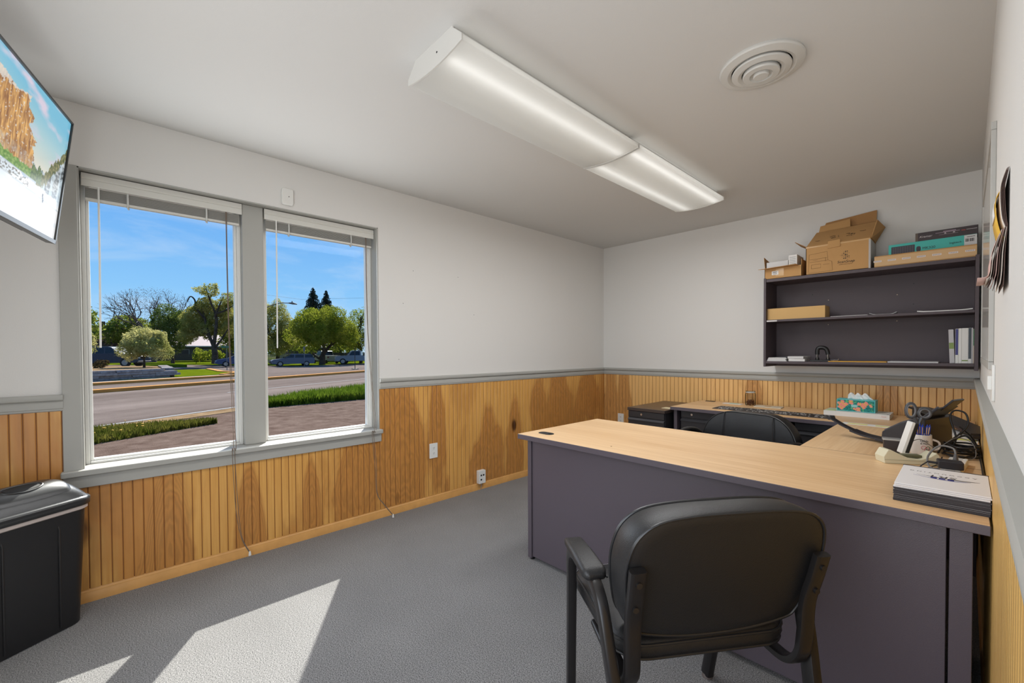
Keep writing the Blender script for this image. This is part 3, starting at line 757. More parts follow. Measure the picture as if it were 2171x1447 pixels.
mb.build('boxing_band', M_leather, backp, smooth=True, angle=60)
mb = MB(); mb.loft([dish(0.985, 0.102, 0.0), dish(0.9, 0.112, 0.012), dish(0.6, 0.112, 0.02), dish(0.2, 0.112, 0.02), dish(0.0001, 0.112, 0.02)], cap=False)
mb.build('front_cushion', M_leather, backp, smooth=True, angle=50)
MB().tube(ring(0.992, 0.003), 0.0042, 8, closed=True).build('piping', M_pipe, backp, smooth=True)
MB().tube(ring(0.992, 0.103), 0.0042, 8, closed=True).build('piping', M_pipe, backp, smooth=True)
# seat
def seat_ring(z, s, fwd=0):
    pts = rrect(-0.262*s, 0.262*s, -0.190*s+fwd, 0.275*s+fwd, 0.085*s, 6)
    return [(x, y_, z - (0.02 if y_ > 0.2 else 0.0)) for x, y_ in pts]
mb = MB(); mb.loft([seat_ring(0.408, 0.92), seat_ring(0.415, 0.98), seat_ring(0.432, 1.0), seat_ring(0.452, 0.99), seat_ring(0.464, 0.93), seat_ring(0.472, 0.75), seat_ring(0.476, 0.4)])
st = mb.build('seat', M_leather, GC, smooth=True, angle=60)
MB().tube([(x, y_, z) for x, y_, z in seat_ring(0.452, 0.992)], 0.004, 8, closed=True).build('piping', M_pipe, st, smooth=True)
MB().tube([(x, y_, z) for x, y_, z in seat_ring(0.414, 0.978)], 0.004, 8, closed=True).build('piping', M_pipe, st, smooth=True)
mb = MB(); mb.loft([seat_ring(0.388, 0.74), seat_ring(0.409, 0.90)]); mb.build('seat_pan', M_black, st)
for s_ in (-1, 1):
    # arm frame: front leg, arm bar and rear leg as one bent oval tube
    rear = smooth_path([(s_*0.296, -0.055, 0.588), (s_*0.297, -0.115, 0.582), (s_*0.296, -0.158, 0.545), (s_*0.290, -0.190, 0.45), (s_*0.276, -0.235, 0.27), (s_*0.262, -0.295, 0.012)], 6)
    MB().tube(rear, 0.02, 14, flat=(0.016, 0.022, (0, 1, 0.3))).build('rear_leg', M_frame, GC, smooth=True)
    front = smooth_path([(s_*0.296, 0.06, 0.588), (s_*0.297, 0.095, 0.580), (s_*0.295, 0.122, 0.54), (s_*0.285, 0.155, 0.40), (s_*0.266, 0.228, 0.012)], 6)
    MB().tube(front, 0.02, 14, flat=(0.016, 0.020, (0, 1, 0.3))).build('front_leg', M_frame, GC, smooth=True)
    for p in ((s_*0.262, -0.295), (s_*0.266, 0.228)):
        MB().lathe([(0.0, 0), (0.019, 0), (0.019, 0.006), (0.017, 0.014)], 16, (p[0], p[1], 0)).build('glide', mat('glide_steel', (150, 140, 135), 0.4, metal=0.8), GC, smooth=True)
    MB().tube([(s_*0.296, -0.07, 0.587), (s_*0.296, 0.07, 0.587)], 0.014, 12, flat=(0.016, 0.008, (0, 0, 1))).build('arm_bar', M_frame, GC, smooth=True)
    # arm pad
    prof = []
    rings = []
    for yy, w, h0, h1 in ((-0.118, 0.020, 0.600, 0.612), (-0.112, 0.030, 0.596, 0.621), (-0.095, 0.036, 0.595, 0.627), (0.0, 0.034, 0.595, 0.631), (0.09, 0.030, 0.597, 0.628), (0.112, 0.025, 0.600, 0.618), (0.118, 0.016, 0.603, 0.611)):
        rings.append([(s_*0.297 + u, yy, v) for u, v in rrect(-w, w, h0, h1, min(w, (h1-h0)/2)*0.8, 4)])
    pad = MB(); pad.loft(rings); po = pad.build('arm_pad', M_leather, GC, smooth=True, angle=60)
    MB().tube([(s_*0.297-s_*0.034, -0.11, 0.600), (s_*0.297-s_*0.034, 0.0, 0.599), (s_*0.297-s_*0.029, 0.10, 0.601)], 0.003, 6).build('piping', M_pipe, po, smooth=True)
    # hairpin bracket carrying the backrest
    hp = smooth_path([(s_*0.252, -0.278, 0.702), (s_*0.250, -0.262, 0.64), (s_*0.247, -0.240, 0.56), (s_*0.246, -0.233, 0.47), (s_*0.244, -0.222, 0.405), (s_*0.242, -0.180, 0.364), (s_*0.238, -0.10, 0.362), (s_*0.232, 0.05, 0.372)], 6)
    br = MB().tube(hp, 0.02, 14, flat=(0.021, 0.011, (0, -1, 0))).build('back_bracket', M_frame, GC, smooth=True)
    for z, y_ in ((0.668, -0.281), (0.598, -0.262)):
        b_ = MB().tube([(s_*0.251, y_+0.006, z), (s_*0.251, y_-0.005, z)], 0.0075, 12).build('bolt', M_bright if False else mat('bolt_black', (60, 58, 58), 0.3, metal=0.7), br, smooth=True)

# ------------------------------------------------------------------ office chair behind the desk
OC = thing('office_chair', 'black leather swivel chair tucked behind the desk, only its back showing', 'chair', (-1.005, 2.90, 0), R(172))
def arch(w, z0, z1, n=10, r=0.16):
    return [(-w, z0)] + [(-w+r-r*math.cos(R(90*k/n)), z1-r+r*math.sin(R(90*k/n))) for k in range(n+1)] + [(w-r+r*math.sin(R(90*k/n)), z1-r+r*math.cos(R(90*k/n))) for k in range(n+1)] + [(w, z0)]
def curve_y(x): return 0.55*x*x
mb = MB(); P_ = arch(0.300, 0.46, 0.812, r=0.19)
def oring(s, y_): return [(x*s, y_+curve_y(x*s), 0.62+(z-0.62)*s) for x, z in P_]
mb.loft([oring(0.93, -0.285), oring(1.0, -0.27), oring(1.0, -0.20), oring(0.97, -0.175), oring(0.80, -0.165), oring(0.4, -0.160)])
ob = mb.build('backrest', M_leather, OC, smooth=True, angle=60)
MB().tube([(x*0.99, -0.182+curve_y(x*0.99), 0.62+(z-0.62)*0.99) for x, z in P_], 0.0045, 8).build('piping', M_pipe, ob, smooth=True)
for s_ in (-1, 1):
    MB().tube([(s_*0.155, -0.172+curve_y(0.155), 0.806), (s_*0.158, -0.152+curve_y(0.155), 0.76), (s_*0.165, -0.147+curve_y(0.16), 0.62), (s_*0.15, -0.150+curve_y(0.15), 0.50)], 0.003, 6).build('seam', M_pipe, ob, smooth=True)
    MB().tube(smooth_path([(s_*0.30, -0.21, 0.56), (s_*0.33, -0.10, 0.66), (s_*0.33, 0.08, 0.665), (s_*0.30, 0.14, 0.55), (s_*0.27, 0.10, 0.45)], 6), 0.02, 12).build('armrest', M_black, OC, smooth=True)
mb = MB(); mb.loft([[(x, y_, z) for x, y_ in rrect(-0.26*s, 0.26*s, -0.23*s+0.02, 0.25*s+0.02, 0.08*s, 5)] for z, s in ((0.42, 0.9), (0.44, 1.0), (0.49, 1.0), (0.515, 0.92), (0.52, 0.6))])
mb.build('seat', M_leather, OC, smooth=True, angle=60)
MB().lathe([(0.028, 0.10), (0.028, 0.42)], 16).build('gas_lift', M_black, OC, smooth=True)
for k in range(5):
    a = R(72*k+18); p = (0.29*math.cos(a), 0.29*math.sin(a))
    sp_ = MB().tube([(0, 0, 0.115), (p[0], p[1], 0.075)], [0.03, 0.016], 10).build('base_spoke', M_black, OC, smooth=True)
    MB().lathe([(0.0, -0.012), (0.028, -0.012), (0.028, 0.012), (0.0, 0.012)], 16).build('caster', M_black, sp_, smooth=True, loc=(p[0], p[1], 0.028), rot=(R(90), 0, a))
MB().tube([(0, 0, 0.45), (0, -0.20, 0.43), (0, -0.275, 0.60)], 0.025, 10).build('back_bar', M_black, OC, smooth=True)
# ------------------------------------------------------------------ television on a wall arm
_az, _tl = R(13), R(7)
RT = Vector((-2.682, -0.0935, 2.2286))
hd = Vector((math.cos(_az), -math.sin(_az), 0)); nb = Vector((math.sin(_az), math.cos(_az), 0))
dn = Vector((0, 0, -1))*math.cos(_tl) - nb*math.sin(_tl)
TVH, TVW = 0.535, 0.935
nrm = hd.cross(dn); nrm = nrm if nrm.dot(nb) > 0 else -nrm
TV = thing('television', 'flat television tilted down on the wall, mountain waterfall scene on screen', 'television')
ctr = RT + hd*(TVW/2) + dn*(TVH/2)
# local frame: x = right as seen from the front (towards -hd), z = up
TVM = frame_mx(ctr, -hd, -dn)
TV.matrix_world = TVM
# front of the screen is local -y or +y: frame_mx gives y = z cross x
fr_sign = 1 if (TVM.to_3x3() @ Vector((0, 1, 0))).dot(nrm) > 0 else -1
def fy(a): return a*fr_sign
M_bezel = mat('tv_bezel', (58, 57, 55), rough=0.3, metal=0.4)
y0, y1 = sorted((fy(-0.030), fy(-0.004)))
MB().box(-TVW/2, TVW/2, y0, y1, -TVH/2, TVH/2).build('cabinet', M_bezel, TV, bevel=0.003)
y0, y1 = sorted((fy(-0.065), fy(-0.028)))
MB().box(-TVW*0.36, TVW*0.36, y0, y1, -TVH/2+0.01, TVH*0.2).build('rear_bulge', M_black, TV, bevel=0.012)
y0, y1 = sorted((fy(-0.004), fy(0.003)))
for x0, x1, z0, z1 in ((-TVW/2, TVW/2, TVH/2-0.008, TVH/2), (-TVW/2, TVW/2, -TVH/2, -TVH/2+0.016), (-TVW/2, -TVW/2+0.008, -TVH/2, TVH/2), (TVW/2-0.008, TVW/2, -TVH/2, TVH/2)):
    MB().box(x0, x1, y0, y1, z0, z1).build('bezel', M_bezel, TV)
def ns(x, y, s=0.0, o=4): return noise.fractal(Vector((x, y, s)), 1.0, 2.0, o)
def mixc(a, b, t):
    t = max(0.0, min(1.0, t)); return tuple(a[i]*(1-t)+b[i]*t for i in range(3))
def tv_pic(u, v):
    """u 0 left .. 1 right as seen, v 0 bottom .. 1 top: cliff, sky, waterfall gorge and snow"""
    sky = mixc((252, 236, 214), (120, 196, 226), (v-0.42)*1.9 + 0.25*(u-0.5))
    sky = mixc(sky, (226, 214, 232), max(0, ns(u*5, v*9, 3.1)-0.05)*1.6)
    c = sky
    # far blue mountains
    hz = 0.42 + 0.05*ns(u*9, 2.0, 1.0)
    if v < hz + 0.03: c = mixc((178, 200, 220), (206, 214, 220), ns(u*30, v*30)+0.5)
    # orange cliff on the left
    edge = 0.735 - (v-0.40)*0.26 + 0.04*ns(v*14, 5.0, 2.0) - (0.25 if v > 0.86 + 0.10*ns(u*6, 1.2) else 0)
    top = 0.88 + 0.06*ns(u*8, 7.7, 0.3)
    if u < edge and 0.36 < v < top:
        g = ns(u*110, v*12, 4.0) + 0.7*ns(u*34, v*7, 9.0)
        c = mixc((148, 98, 58), (244, 190, 112), 0.5+0.8*g)
        if v > top-0.05+0.06*ns(u*30, v*20, 1.0) or ns(u*60, v*80, 8.0) > 0.5: c = mixc(c, (236, 238, 240), 0.75)
        if v < 0.50: c = mixc(c, (206, 200, 200), 0.3+0.5*ns(u*40, v*30, 2.0))
    # wooded slope on the right
    sl = 0.36 + max(0, (u-0.77))*1.75 + 0.04*ns(u*70, 0.5, 0.2, 2)
    if u > 0.755 and v < sl:
        c = mixc((72, 88, 52), (170, 160, 118), 0.5+0.8*ns(u*70, v*40, 6.0))
        # rock and falls below
        rk = sl - 0.10 - 0.05*ns(u*20, v*3, 3.0) - 0.2*max(0, 0.86-u)
        if v < rk:
            c = mixc((86, 94, 98), (206, 212, 214), 0.5+0.9*ns(u*40, v*50, 1.4))
            if ns(u*26, v*3, 7.4) > -0.05: c = mixc(c, (214, 232, 242), 0.75)
    # green bank
    if u < 0.76 and 0.345 < v < 0.405+0.02*ns(u*40, 1): c = mixc((92, 140, 60), (160, 190, 110), 0.5+ns(u*60, v*60, 2.0))
    if 0.70 < u < 0.80 and v < 0.44+0.05*ns(u*90, 3.3, 0, 2) and v > 0.34: c = mixc((70, 100, 70), (130, 150, 100), 0.5+ns(u*90, v*50, 5.0))
    # snow foreground
    sn = 0.33 + 0.02*ns(u*12, 0.2) - 0.12*max(0, u-0.8)
    if v < sn:
        c = mixc((250, 250, 250), (222, 232, 240), max(0, ns(u*6, v*14, 5.5))*1.5)
        if abs(v-(0.30-0.06*u)) < 0.006: c = mixc(c, (190, 200, 206), 0.7)
        if 0.27 < v < 0.33 and u < 0.7 and ns(u*50, v*90, 3.0) > 0.15: c = (112, 108, 100)
    if abs(u-0.835-0.004*math.sin(v*60)) < 0.006 and 0.23 < v < 0.30: c = (52, 60, 72)
    return c
M_screen = vcol_mat('lit_screen', rough=0.25, emit=0.85)
PM = Matrix.Translation((-TVW/2+0.008, fy(-0.0035), -TVH/2+0.016))
if fr_sign > 0:   # print_plane faces -y; turn it round for a +y front
    PM = Matrix.Translation((TVW/2-0.008, fy(-0.0035), -TVH/2+0.016)) @ Matrix.Rotation(math.pi, 4, 'Z')
    print_plane('screen', TVW-0.016, TVH-0.024, 260, 150, tv_pic, M_screen, TV, PM)
else:
    print_plane('screen', TVW-0.016, TVH-0.024, 260, 150, tv_pic, M_screen, TV, PM)
# wall arm
TVI = TVM.inverted()
wall_pt = TVI @ Vector((ctr.x, YN, ctr.z)); back_pt = Vector((0, fy(-0.06), 0))
MB().tube([back_pt, wall_pt], 0.022, 10).build('mount_arm', M_black, TV, smooth=True)

# ------------------------------------------------------------------ swing-lid bin
bx_, by_ = Vector((-2.747, -0.142, 0)), Vector((-2.624, -0.328, 0))
ang = math.atan2((by_-bx_).y, (by_-bx_).x)          # local +x runs along the front face, away from the window corner
BIN = thing('waste_bin', 'tall black plastic swing lid bin in the corner by the window', 'bin', (-2.747, -0.142, 0), ang)
# local +x along the front face away from the window, +y towards the room
M_bin = mat('black_bin_plastic', (27, 27, 29), rough=0.42, spec=0.5, bump=0.2, bscale=700)
M_lid = mat('grey_black_lid_plastic', (44, 45, 46), rough=0.28, spec=0.55, bump=0.1, bscale=700)
def brect(e, z, r=0.05): return [(x, y_, z) for x, y_ in rrect(-0.062-e, 0.300+e, -0.205-e*0.4, 0.0+e, r, 6)]
mb = MB(); mb.loft([brect(0.0, 0.004, 0.05), brect(0.010, 0.30, 0.05), brect(0.016, 0.48, 0.05), brect(0.017, 0.535, 0.05)])
bo = mb.build('body', M_bin, BIN, smooth=True, angle=50)
for x0, sg in ((0.035, 1), (0.215, 1)):      # moulded ridges on the front
    MB().tube([(x0-0.005, 0.0015, 0.02), (x0, 0.012, 0.30), (x0+0.002, 0.0155, 0.46), (x0+0.004, 0.012, 0.475)], 0.004, 8).build('rib', M_bin, bo, smooth=True)
mb = MB(); mb.loft([brect(0.020, 0.520, 0.05), brect(0.024, 0.524, 0.05), brect(0.024, 0.540, 0.05), brect(0.017, 0.545, 0.05)]); mb.build('liner_bag_edge', mat('pale_bag', (190, 178, 172), 0.35, spec=0.5), BIN, smooth=True)
mb = MB(); mb.loft([brect(0.027, 0.538, 0.055), brect(0.033, 0.542, 0.06), brect(0.034, 0.566, 0.06), brect(0.030, 0.574, 0.058), brect(0.018, 0.578, 0.05)]); mb.build('lid_rim', M_lid, BIN, smooth=True, angle=60)
X0, X1, Y0, Y1 = -0.080, 0.318, -0.213, 0.018
def hz(x, y_):
    u = (x-(X0+X1)/2)/((X1-X0)/2); v = (y_-(Y0+Y1)/2)/((Y1-Y0)/2)
    return 0.576 + 0.085*max(0, (1-abs(u)**5))**0.8*max(0, (1-abs(v)**2.6))**0.8
def hgrid(x0, x1, y0, y1, off, nx=28, ny=20, rnd=False):
    vs = []; fs = []
    for j in range(ny+1):
        for i in range(nx+1):
            if rnd:
                a = i/nx*2-1; b = j/ny*2-1
                a2 = a*math.sqrt(1-b*b/2); b2 = b*math.sqrt(1-a*a/2)
                x = (x0+x1)/2+(x1-x0)/2*(a*0.7+a2*0.3 if rnd == 1 else a2); y_ = (y0+y1)/2+(y1-y0)/2*(b*0.7+b2*0.3 if rnd == 1 else b2)
            else: x = x0+(x1-x0)*i/nx; y_ = y0+(y1-y0)*j/ny
            edge = 0 if (i in (0, nx) or j in (0, ny)) else 1
            vs.append((x, y_, hz(x, y_)+(off if edge else -0.002 if off > 0 else off)))
    for j in range(ny):
        for i in range(nx): fs.append((j*(nx+1)+i, j*(nx+1)+i+1, (j+1)*(nx+1)+i+1, (j+1)*(nx+1)+i))
    return MB().add(vs, fs)
hgrid(X0, X1, Y0, Y1, 0.0001).build('lid', M_lid, BIN, smooth=True, angle=70)
fl_ = hgrid(-0.035, 0.275, -0.120, 0.004, 0.006, rnd=1).build('swing_flap', M_lid, BIN, smooth=True, angle=70)
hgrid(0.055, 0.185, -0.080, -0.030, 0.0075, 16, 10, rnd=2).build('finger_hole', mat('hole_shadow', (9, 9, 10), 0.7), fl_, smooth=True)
MB().tube(smooth_path([(0.12+0.068*math.cos(a), -0.055+0.028*math.sin(a), hz(0.12+0.068*math.cos(a), -0.055+0.028*math.sin(a))+0.006) for a in [2*math.pi*k/16 for k in range(16)]], 2, closed=True), 0.004, 8, closed=True).build('finger_rim', M_lid, fl_, smooth=True)
# ------------------------------------------------------------------ things on the wall shelf
FACE = Matrix.Rotation(R(90), 4, 'X')            # text plane -> front face looking towards -y
def T3(x, y, z): return Matrix.Translation((x, y, z))
M_card = mat('kraft_cardboard', (188, 146, 96), rough=0.8, spec=0.2, var=0.07, vscale=9)
M_card2 = mat('pale_kraft_cardboard', (206, 168, 112), rough=0.75, spec=0.2, var=0.05, vscale=9)
M_cardin = mat('cardboard_inside', (170, 128, 84), rough=0.85, spec=0.15, var=0.06, vscale=9)
M_tape = mat('clear_packing_tape', (204, 166, 116), rough=0.15, spec=0.6)
M_paper = mat('white_paper', (226, 224, 220), rough=0.7, spec=0.25)
M_paper2 = mat('grey_white_paper', (206, 205, 204), rough=0.7, spec=0.25)
M_ink = mat('black_ink', (40, 36, 32), rough=0.7)
M_ink_f = mat('faded_brown_ink', (128, 98, 64), rough=0.8)
def plate(name, p0, p1, p2, p3, th, m, par):
    """thin board through four corners"""
    a, b, c, d = map(Vector, (p0, p1, p2, p3)); n = (b-a).cross(d-a).normalized()*th
    return MB().loft([[a, b, c, d], [a+n, b+n, c+n, d+n]]).build(name, m, par)
TOPZ = 1.09 + 0.727
# small open carton at the left end
t = thing('open_carton', 'small open brown carton with white boxes inside at the left end of the shelf top', 'box', (-1.035, 4.13, TOPZ))
w, d, h = 0.132, 0.115, 0.088
for nm, a in (('front_wall', (-w, w, -d, -d+0.003, 0, h)), ('rear_wall', (-w, w, d-0.003, d, 0, h)), ('side_wall', (-w, -w+0.003, -d, d, 0, h)), ('side_wall', (w-0.003, w, -d, d, 0, h+0.045)), ('base', (-w, w, -d, d, 0, 0.003))):
    MB().box(*a).build(nm, M_card, t)
plate('flap', (-w-0.01, -d, h), (w-0.02, -d, h), (w-0.03, -d-0.050, h+0.004), (-w-0.035, -d-0.050, h-0.006), 0.003, M_card, t)
plate('flap', (-w, -d+0.01, h), (-w, d-0.03, h), (-w-0.015, d-0.01, h+0.075), (-w-0.012, -d+0.02, h+0.10), 0.003, M_cardin, t)
plate('flap', (-w+0.02, d, h), (w, d, h), (w, d+0.03, h+0.05), (-w+0.04, d+0.03, h+0.05), 0.003, M_cardin, t)
MB().box(-0.05, 0.008, -d-0.0012, -d-0.0002, 0.018, h-0.004).build('tape', M_tape, t)
lb = MB().box(-0.078, -0.030, -d-0.0022, -d-0.0012, 0.030, 0.062).build('label', M_paper, t)
for k in range(3): MB().box(-0.072, -0.040, -d-0.0027, -d-0.0021, 0.037+0.008*k, 0.040+0.008*k).build('print_line', M_ink, lb)
b_ = MB().box(-0.12, 0.035, -0.105, 0.09, 0.02, 0.140).build('inner_box', M_paper2, t, bevel=0.001)
b_ = MB().box(0.040, 0.098, -0.108, 0.09, 0.02, 0.176).build('inner_box', M_paper, t, bevel=0.001)
for k in range(6): MB().box(0.046, 0.090, -0.1088, -0.1079, 0.09+0.013*k, 0.094+0.013*k).build('print_line', mat('grey_print', (150, 150, 150), 0.8), b_)
# scanner carton
t = thing('scanner_carton', 'large open cardboard carton printed with a dotted emblem on the shelf top', 'box', (-0.680, 4.145, TOPZ))
w, d, h = 0.197, 0.125, 0.220
for nm, a in (('front_wall', (-w, w, -d, -d+0.004, 0, h)), ('rear_wall', (-w, w, d-0.004, d, 0, h)), ('side_wall', (-w, -w+0.004, -d, d, 0, h)), ('side_wall', (w-0.004, w, -d, d, 0, h)), ('base', (-w, w, -d, d, 0, 0.004))):
    MB().box(*a).build(nm, M_card, t)
ff = plate('front_flap', (-w+0.004, -d+0.004, h), (w, -d+0.004, h), (w+0.012, d-0.05, h+0.150), (-w+0.03, d-0.05, h+0.140), 0.004, M_card, t)
plate('rear_flap', (-w, d-0.004, h), (w, d-0.004, h), (w+0.005, d+0.02, h+0.255), (-w+0.08, d+0.02, h+0.225), 0.004, M_cardin, t)
plate('side_flap', (w, -d+0.01, h), (w, d-0.02, h), (w+0.058, d-0.05, h+0.10), (w+0.030, -d+0.04, h+0.130), 0.004, M_card, t)
plate('side_flap', (-w, -d+0.01, h), (-w, d-0.01, h), (-w-0.085, d-0.02, h+0.055), (-w-0.075, -d+0.0, h+0.050), 0.004, M_cardin, t)
plate('inner_flap', (-w+0.04, d-0.04, h+0.13), (0.05, d-0.04, h+0.14), (0.045, d-0.02, h+0.215), (-w+0.05, d-0.02, h+0.195), 0.004, M_card, t)
plate('tuck_tab', (-0.055, -d-0.004, h+0.018), (0.02, -d-0.004, h+0.022), (0.022, -d-0.006, h-0.030), (-0.055, -d-0.006, h-0.036), 0.006, M_card, t)
MB().box(w-0.010, w+0.0015, -d-0.0012, d, 0.0, h-0.01).build('tape', mat('grey_label_side', (176, 172, 168), 0.4), t)
MB().box(-w, w, -d-0.001, -d-0.0003, h-0.012, h-0.002).build('tape', M_tape, t)
fy_ = -d-0.0012
em = [(0, 4, .4), (1, 4, 1), (2, 4, .8), (-1, 3, .4), (0, 3, .9), (1, 3, .6), (2, 3, .5), (3, 3, .4), (-2, 2, .4), (-1, 2, .7), (0, 2, .6), (1, 2, 1.2), (2, 2, .7), (-1, 1, .4), (0, 1, .5), (1, 1, .7), (2, 1, .9), (3, 1, .7), (0, 0, .9), (1, 0, 1.0), (2, 0, .5), (3, 0, .5)]
for i, j, s_ in em:
    MB().tube([(0.043+0.0105*i, fy_, 0.095+0.0125*j), (0.043+0.0105*i, fy_-0.0006, 0.095+0.0125*j)], 0.0042*s_, 8).build('emblem_dot', M_ink, t)
text_mesh('ScanSnap', 0.027, M_ink, 'lettering', t, T3(0.055, fy_, 0.070) @ FACE, shear=0.2, sx=1.05)
text_mesh('iX500 Color Scanner', 0.0095, M_ink_f, 'lettering', t, T3(0.055, fy_, 0.051) @ FACE)
def stroke(pts, r, m, par, nm='line_drawing'): MB().tube(pts, r, 5).build(nm, m, par)
for pts in ([(-0.18, 0.02), (-0.175, 0.155), (-0.06, 0.165), (-0.055, 0.10), (-0.030, 0.085), (-0.026, 0.015), (-0.18, 0.012)], [(-0.17, 0.115), (-0.06, 0.118)], [(-0.17, 0.095), (-0.055, 0.098)], [(-0.07, 0.122), (-0.07, 0.092)], [(-0.16, 0.045), (-0.10, 0.045), (-0.10, 0.075), (-0.16, 0.075), (-0.16, 0.045)], [(-0.085, 0.068), (-0.045, 0.068)], [(-0.15, 0.108), (-0.12, 0.108)]):
    stroke([(x, fy_, z) for x, z in pts], 0.0009, M_ink_f, t)
# handwriting on the raised flap
fo, fn_ = Vector((-w+0.004, -d+0.004, h)), None
fu = Vector((1, 0, 0.005)); fv = Vector((0, 2*d-0.054, 0.146)).normalized()
def on_flap(u, v): p = Vector((-w+0.02, -d+0.0015, h)) + fu*u + fv*v - Vector((0, 0.1, -0.2)).normalized()*0.002; return (p.x, p.y-0.002, p.z+0.004)
for seq in ([(0.12, 0.10), (0.14, 0.115), (0.155, 0.105), (0.13, 0.075), (0.16, 0.078)], [(0.172, 0.11), (0.178, 0.075)], [(0.22, 0.115), (0.24, 0.12), (0.235, 0.10), (0.26, 0.108), (0.25, 0.09), (0.275, 0.10), (0.27, 0.08)], [(0.225, 0.075), (0.25, 0.08), (0.26, 0.065)], [(0.03, 0.07), (0.05, 0.062), (0.06, 0.068)], [(0.30, 0.125), (0.32, 0.118), (0.335, 0.125)]):
    stroke([on_flap(*q) for q in seq], 0.0011, M_ink, t, 'handwriting')
# long flat carton with taped labels
t = thing('long_carton', 'long low brown carton sealed with white tape labels on the shelf top', 'box', (-0.212, 4.145, TOPZ))
MB().box(-0.250, 0.252, -0.115, 0.10, 0, 0.080).build('body', M_card, t, bevel=0.002)
MB().box(-0.250, 0.252, -0.1162, -0.1152, 0.008, 0.072).build('tape', M_tape, t)
for k, x_ in enumerate((-0.232, -0.155, -0.080, -0.005, 0.070, 0.147, 0.222)):
    l_ = MB().box(x_-0.022, x_+0.022, -0.1172, -0.1162, 0.036, 0.048).build('tape_label', mat('pale_label', (222, 208, 200), 0.5), t)
    for q in range(5): MB().box(x_-0.018+0.0075*q, x_-0.013+0.0075*q, -0.1177, -0.1171, 0.040, 0.045).build('print_mark', mat('grey_print', (150, 150, 150), 0.8), l_)
# teal keyboard box
M_teal = mat('teal_print', (62, 176, 166), rough=0.45)
t = thing('keyboard_box', 'teal keyboard box lying on the long brown carton', 'box', (-0.165, 4.165, TOPZ+0.080))
MB().box(-0.225, 0.205, -0.085, 0.075, 0, 0.075).build('body', M_teal, t, bevel=0.001)
MB().box(-0.210, -0.088, -0.0862, -0.0852, 0.004, 0.058).build('keyboard_picture', mat('dark_key_print', (58, 56, 64), 0.6), t)
for r_ in range(4):
    for c_ in range(9): MB().box(-0.204+0.0126*c_, -0.195+0.0126*c_, -0.0867, -0.0861, 0.010+0.0115*r_, 0.018+0.0115*r_).build('key_print', mat('key_print', (84, 82, 90), 0.6), t)
MB().prism(rrect(-0.080, -0.058, 0.006, 0.042, 0.010), -0.0866, -0.0852, axis='y').build('mouse_picture', mat('dark_key_print', (58, 56, 64), 0.6), t)
text_mesh('MK320', 0.022, M_ink, 'lettering', t, T3(-0.018, -0.0856, 0.024) @ FACE)
text_mesh('logitech', 0.018, M_ink, 'lettering', t, T3(0.108, -0.0856, 0.035) @ FACE)
lb = MB().box(0.148, 0.205, -0.0862, -0.0852, 0.002, 0.073).build('label', M_paper2, t)
for k in range(9): MB().box(0.154+0.004*k+(0.003 if k > 3 else 0), 0.1565+0.004*k+(0.003 if k > 3 else 0), -0.0868, -0.0861, 0.030, 0.050).build('barcode_bar', M_ink, lb)
MB().box(0.160, 0.196, -0.0868, -0.0861, 0.060, 0.063).build('print_line', M_ink, lb)
# black box
t = thing('black_box', 'black printed box topmost on the shelf, resting on the teal box', 'box', (-0.100, 4.165, TOPZ+0.155))
M_bbox = mat('black_brown_print', (52, 40, 42), rough=0.4)
MB().box(-0.150, 0.145, -0.080, 0.07, 0, 0.058).build('body', M_bbox, t, bevel=0.0015)
MB().box(-0.1505, -0.138, -0.0815, 0.07, 0.001, 0.057).build('end_band', mat('brown_end', (92, 78, 66), 0.5), t)
text_mesh('Kramer', 0.020, mat('silver_print', (196, 190, 190), 0.4), 'lettering', t, T3(-0.100, -0.0808, 0.028) @ FACE, shear=0.35)
MB().box(-0.052, 0.062, -0.0812, -0.0802, 0.037, 0.041).build('print_line', mat('mauve_print', (140, 122, 134), 0.5), t)
MB().box(-0.015, 0.045, -0.0815, -0.0802, 0.041, 0.048).build('picture', mat('mauve_print', (140, 122, 134), 0.5), t)
for x_ in (-0.005, 0.036): MB().prism([(x_-0.006, 0.029), (x_+0.006, 0.029), (x_, 0.038)], -0.0813, -0.0802, axis='y').build('print_mark', mat('silver_print', (196, 190, 190), 0.4), t)
MB().box(0.070, 0.088, -0.0812, -0.0802, 0.034, 0.038).build('print_line', mat('red_print', (176, 60, 48), 0.5), t)
MB().box(0.092, 0.140, -0.0812, -0.0802, 0.036, 0.0385).build('print_line', mat('silver_print', (196, 190, 190), 0.4), t)
MB().box(-0.035, 0.055, -0.0812, -0.0802, 0.024, 0.0258).build('print_line', mat('mauve_print', (140, 122, 134), 0.5), t)
# middle shelf
MZ = 1.09 + 0.390
t = thing('plain_carton', 'plain closed cardboard box on the middle shelf', 'box', (-0.955, 4.135, MZ))
MB().box(-0.200, 0.200, -0.085, 0.075, 0, 0.094).build('body', M_card2, t, bevel=0.002)
MB().box(-0.200, 0.200, -0.006, -0.005, 0.0938, 0.0942).build('flap_seam', M_cardin, t)
def sheets(name, label, x0, x1, y0, y1, z, th, m, rot=0.0, cat='paper', curl=0.0):
    t = thing(name, label, cat, ((x0+x1)/2, (y0+y1)/2, z), rot)
    hx, hy = (x1-x0)/2, (y1-y0)/2
    n = 8; mb = MB()
    mb.loft([[(-hx+2*hx*i/n, -hy, curl*max(0, abs(i/n-0.5)*2-0.5)**2) for i in range(n+1)] + [(hx-2*hx*i/n, -hy, th+curl*max(0, abs((n-i)/n-0.5)*2-0.5)**2) for i in range(n+1)],
             [(-hx+2*hx*i/n, hy, 0) for i in range(n+1)] + [(hx-2*hx*i/n, hy, th) for i in range(n+1)]])
    mb.build('sheet', m, t)
    return t
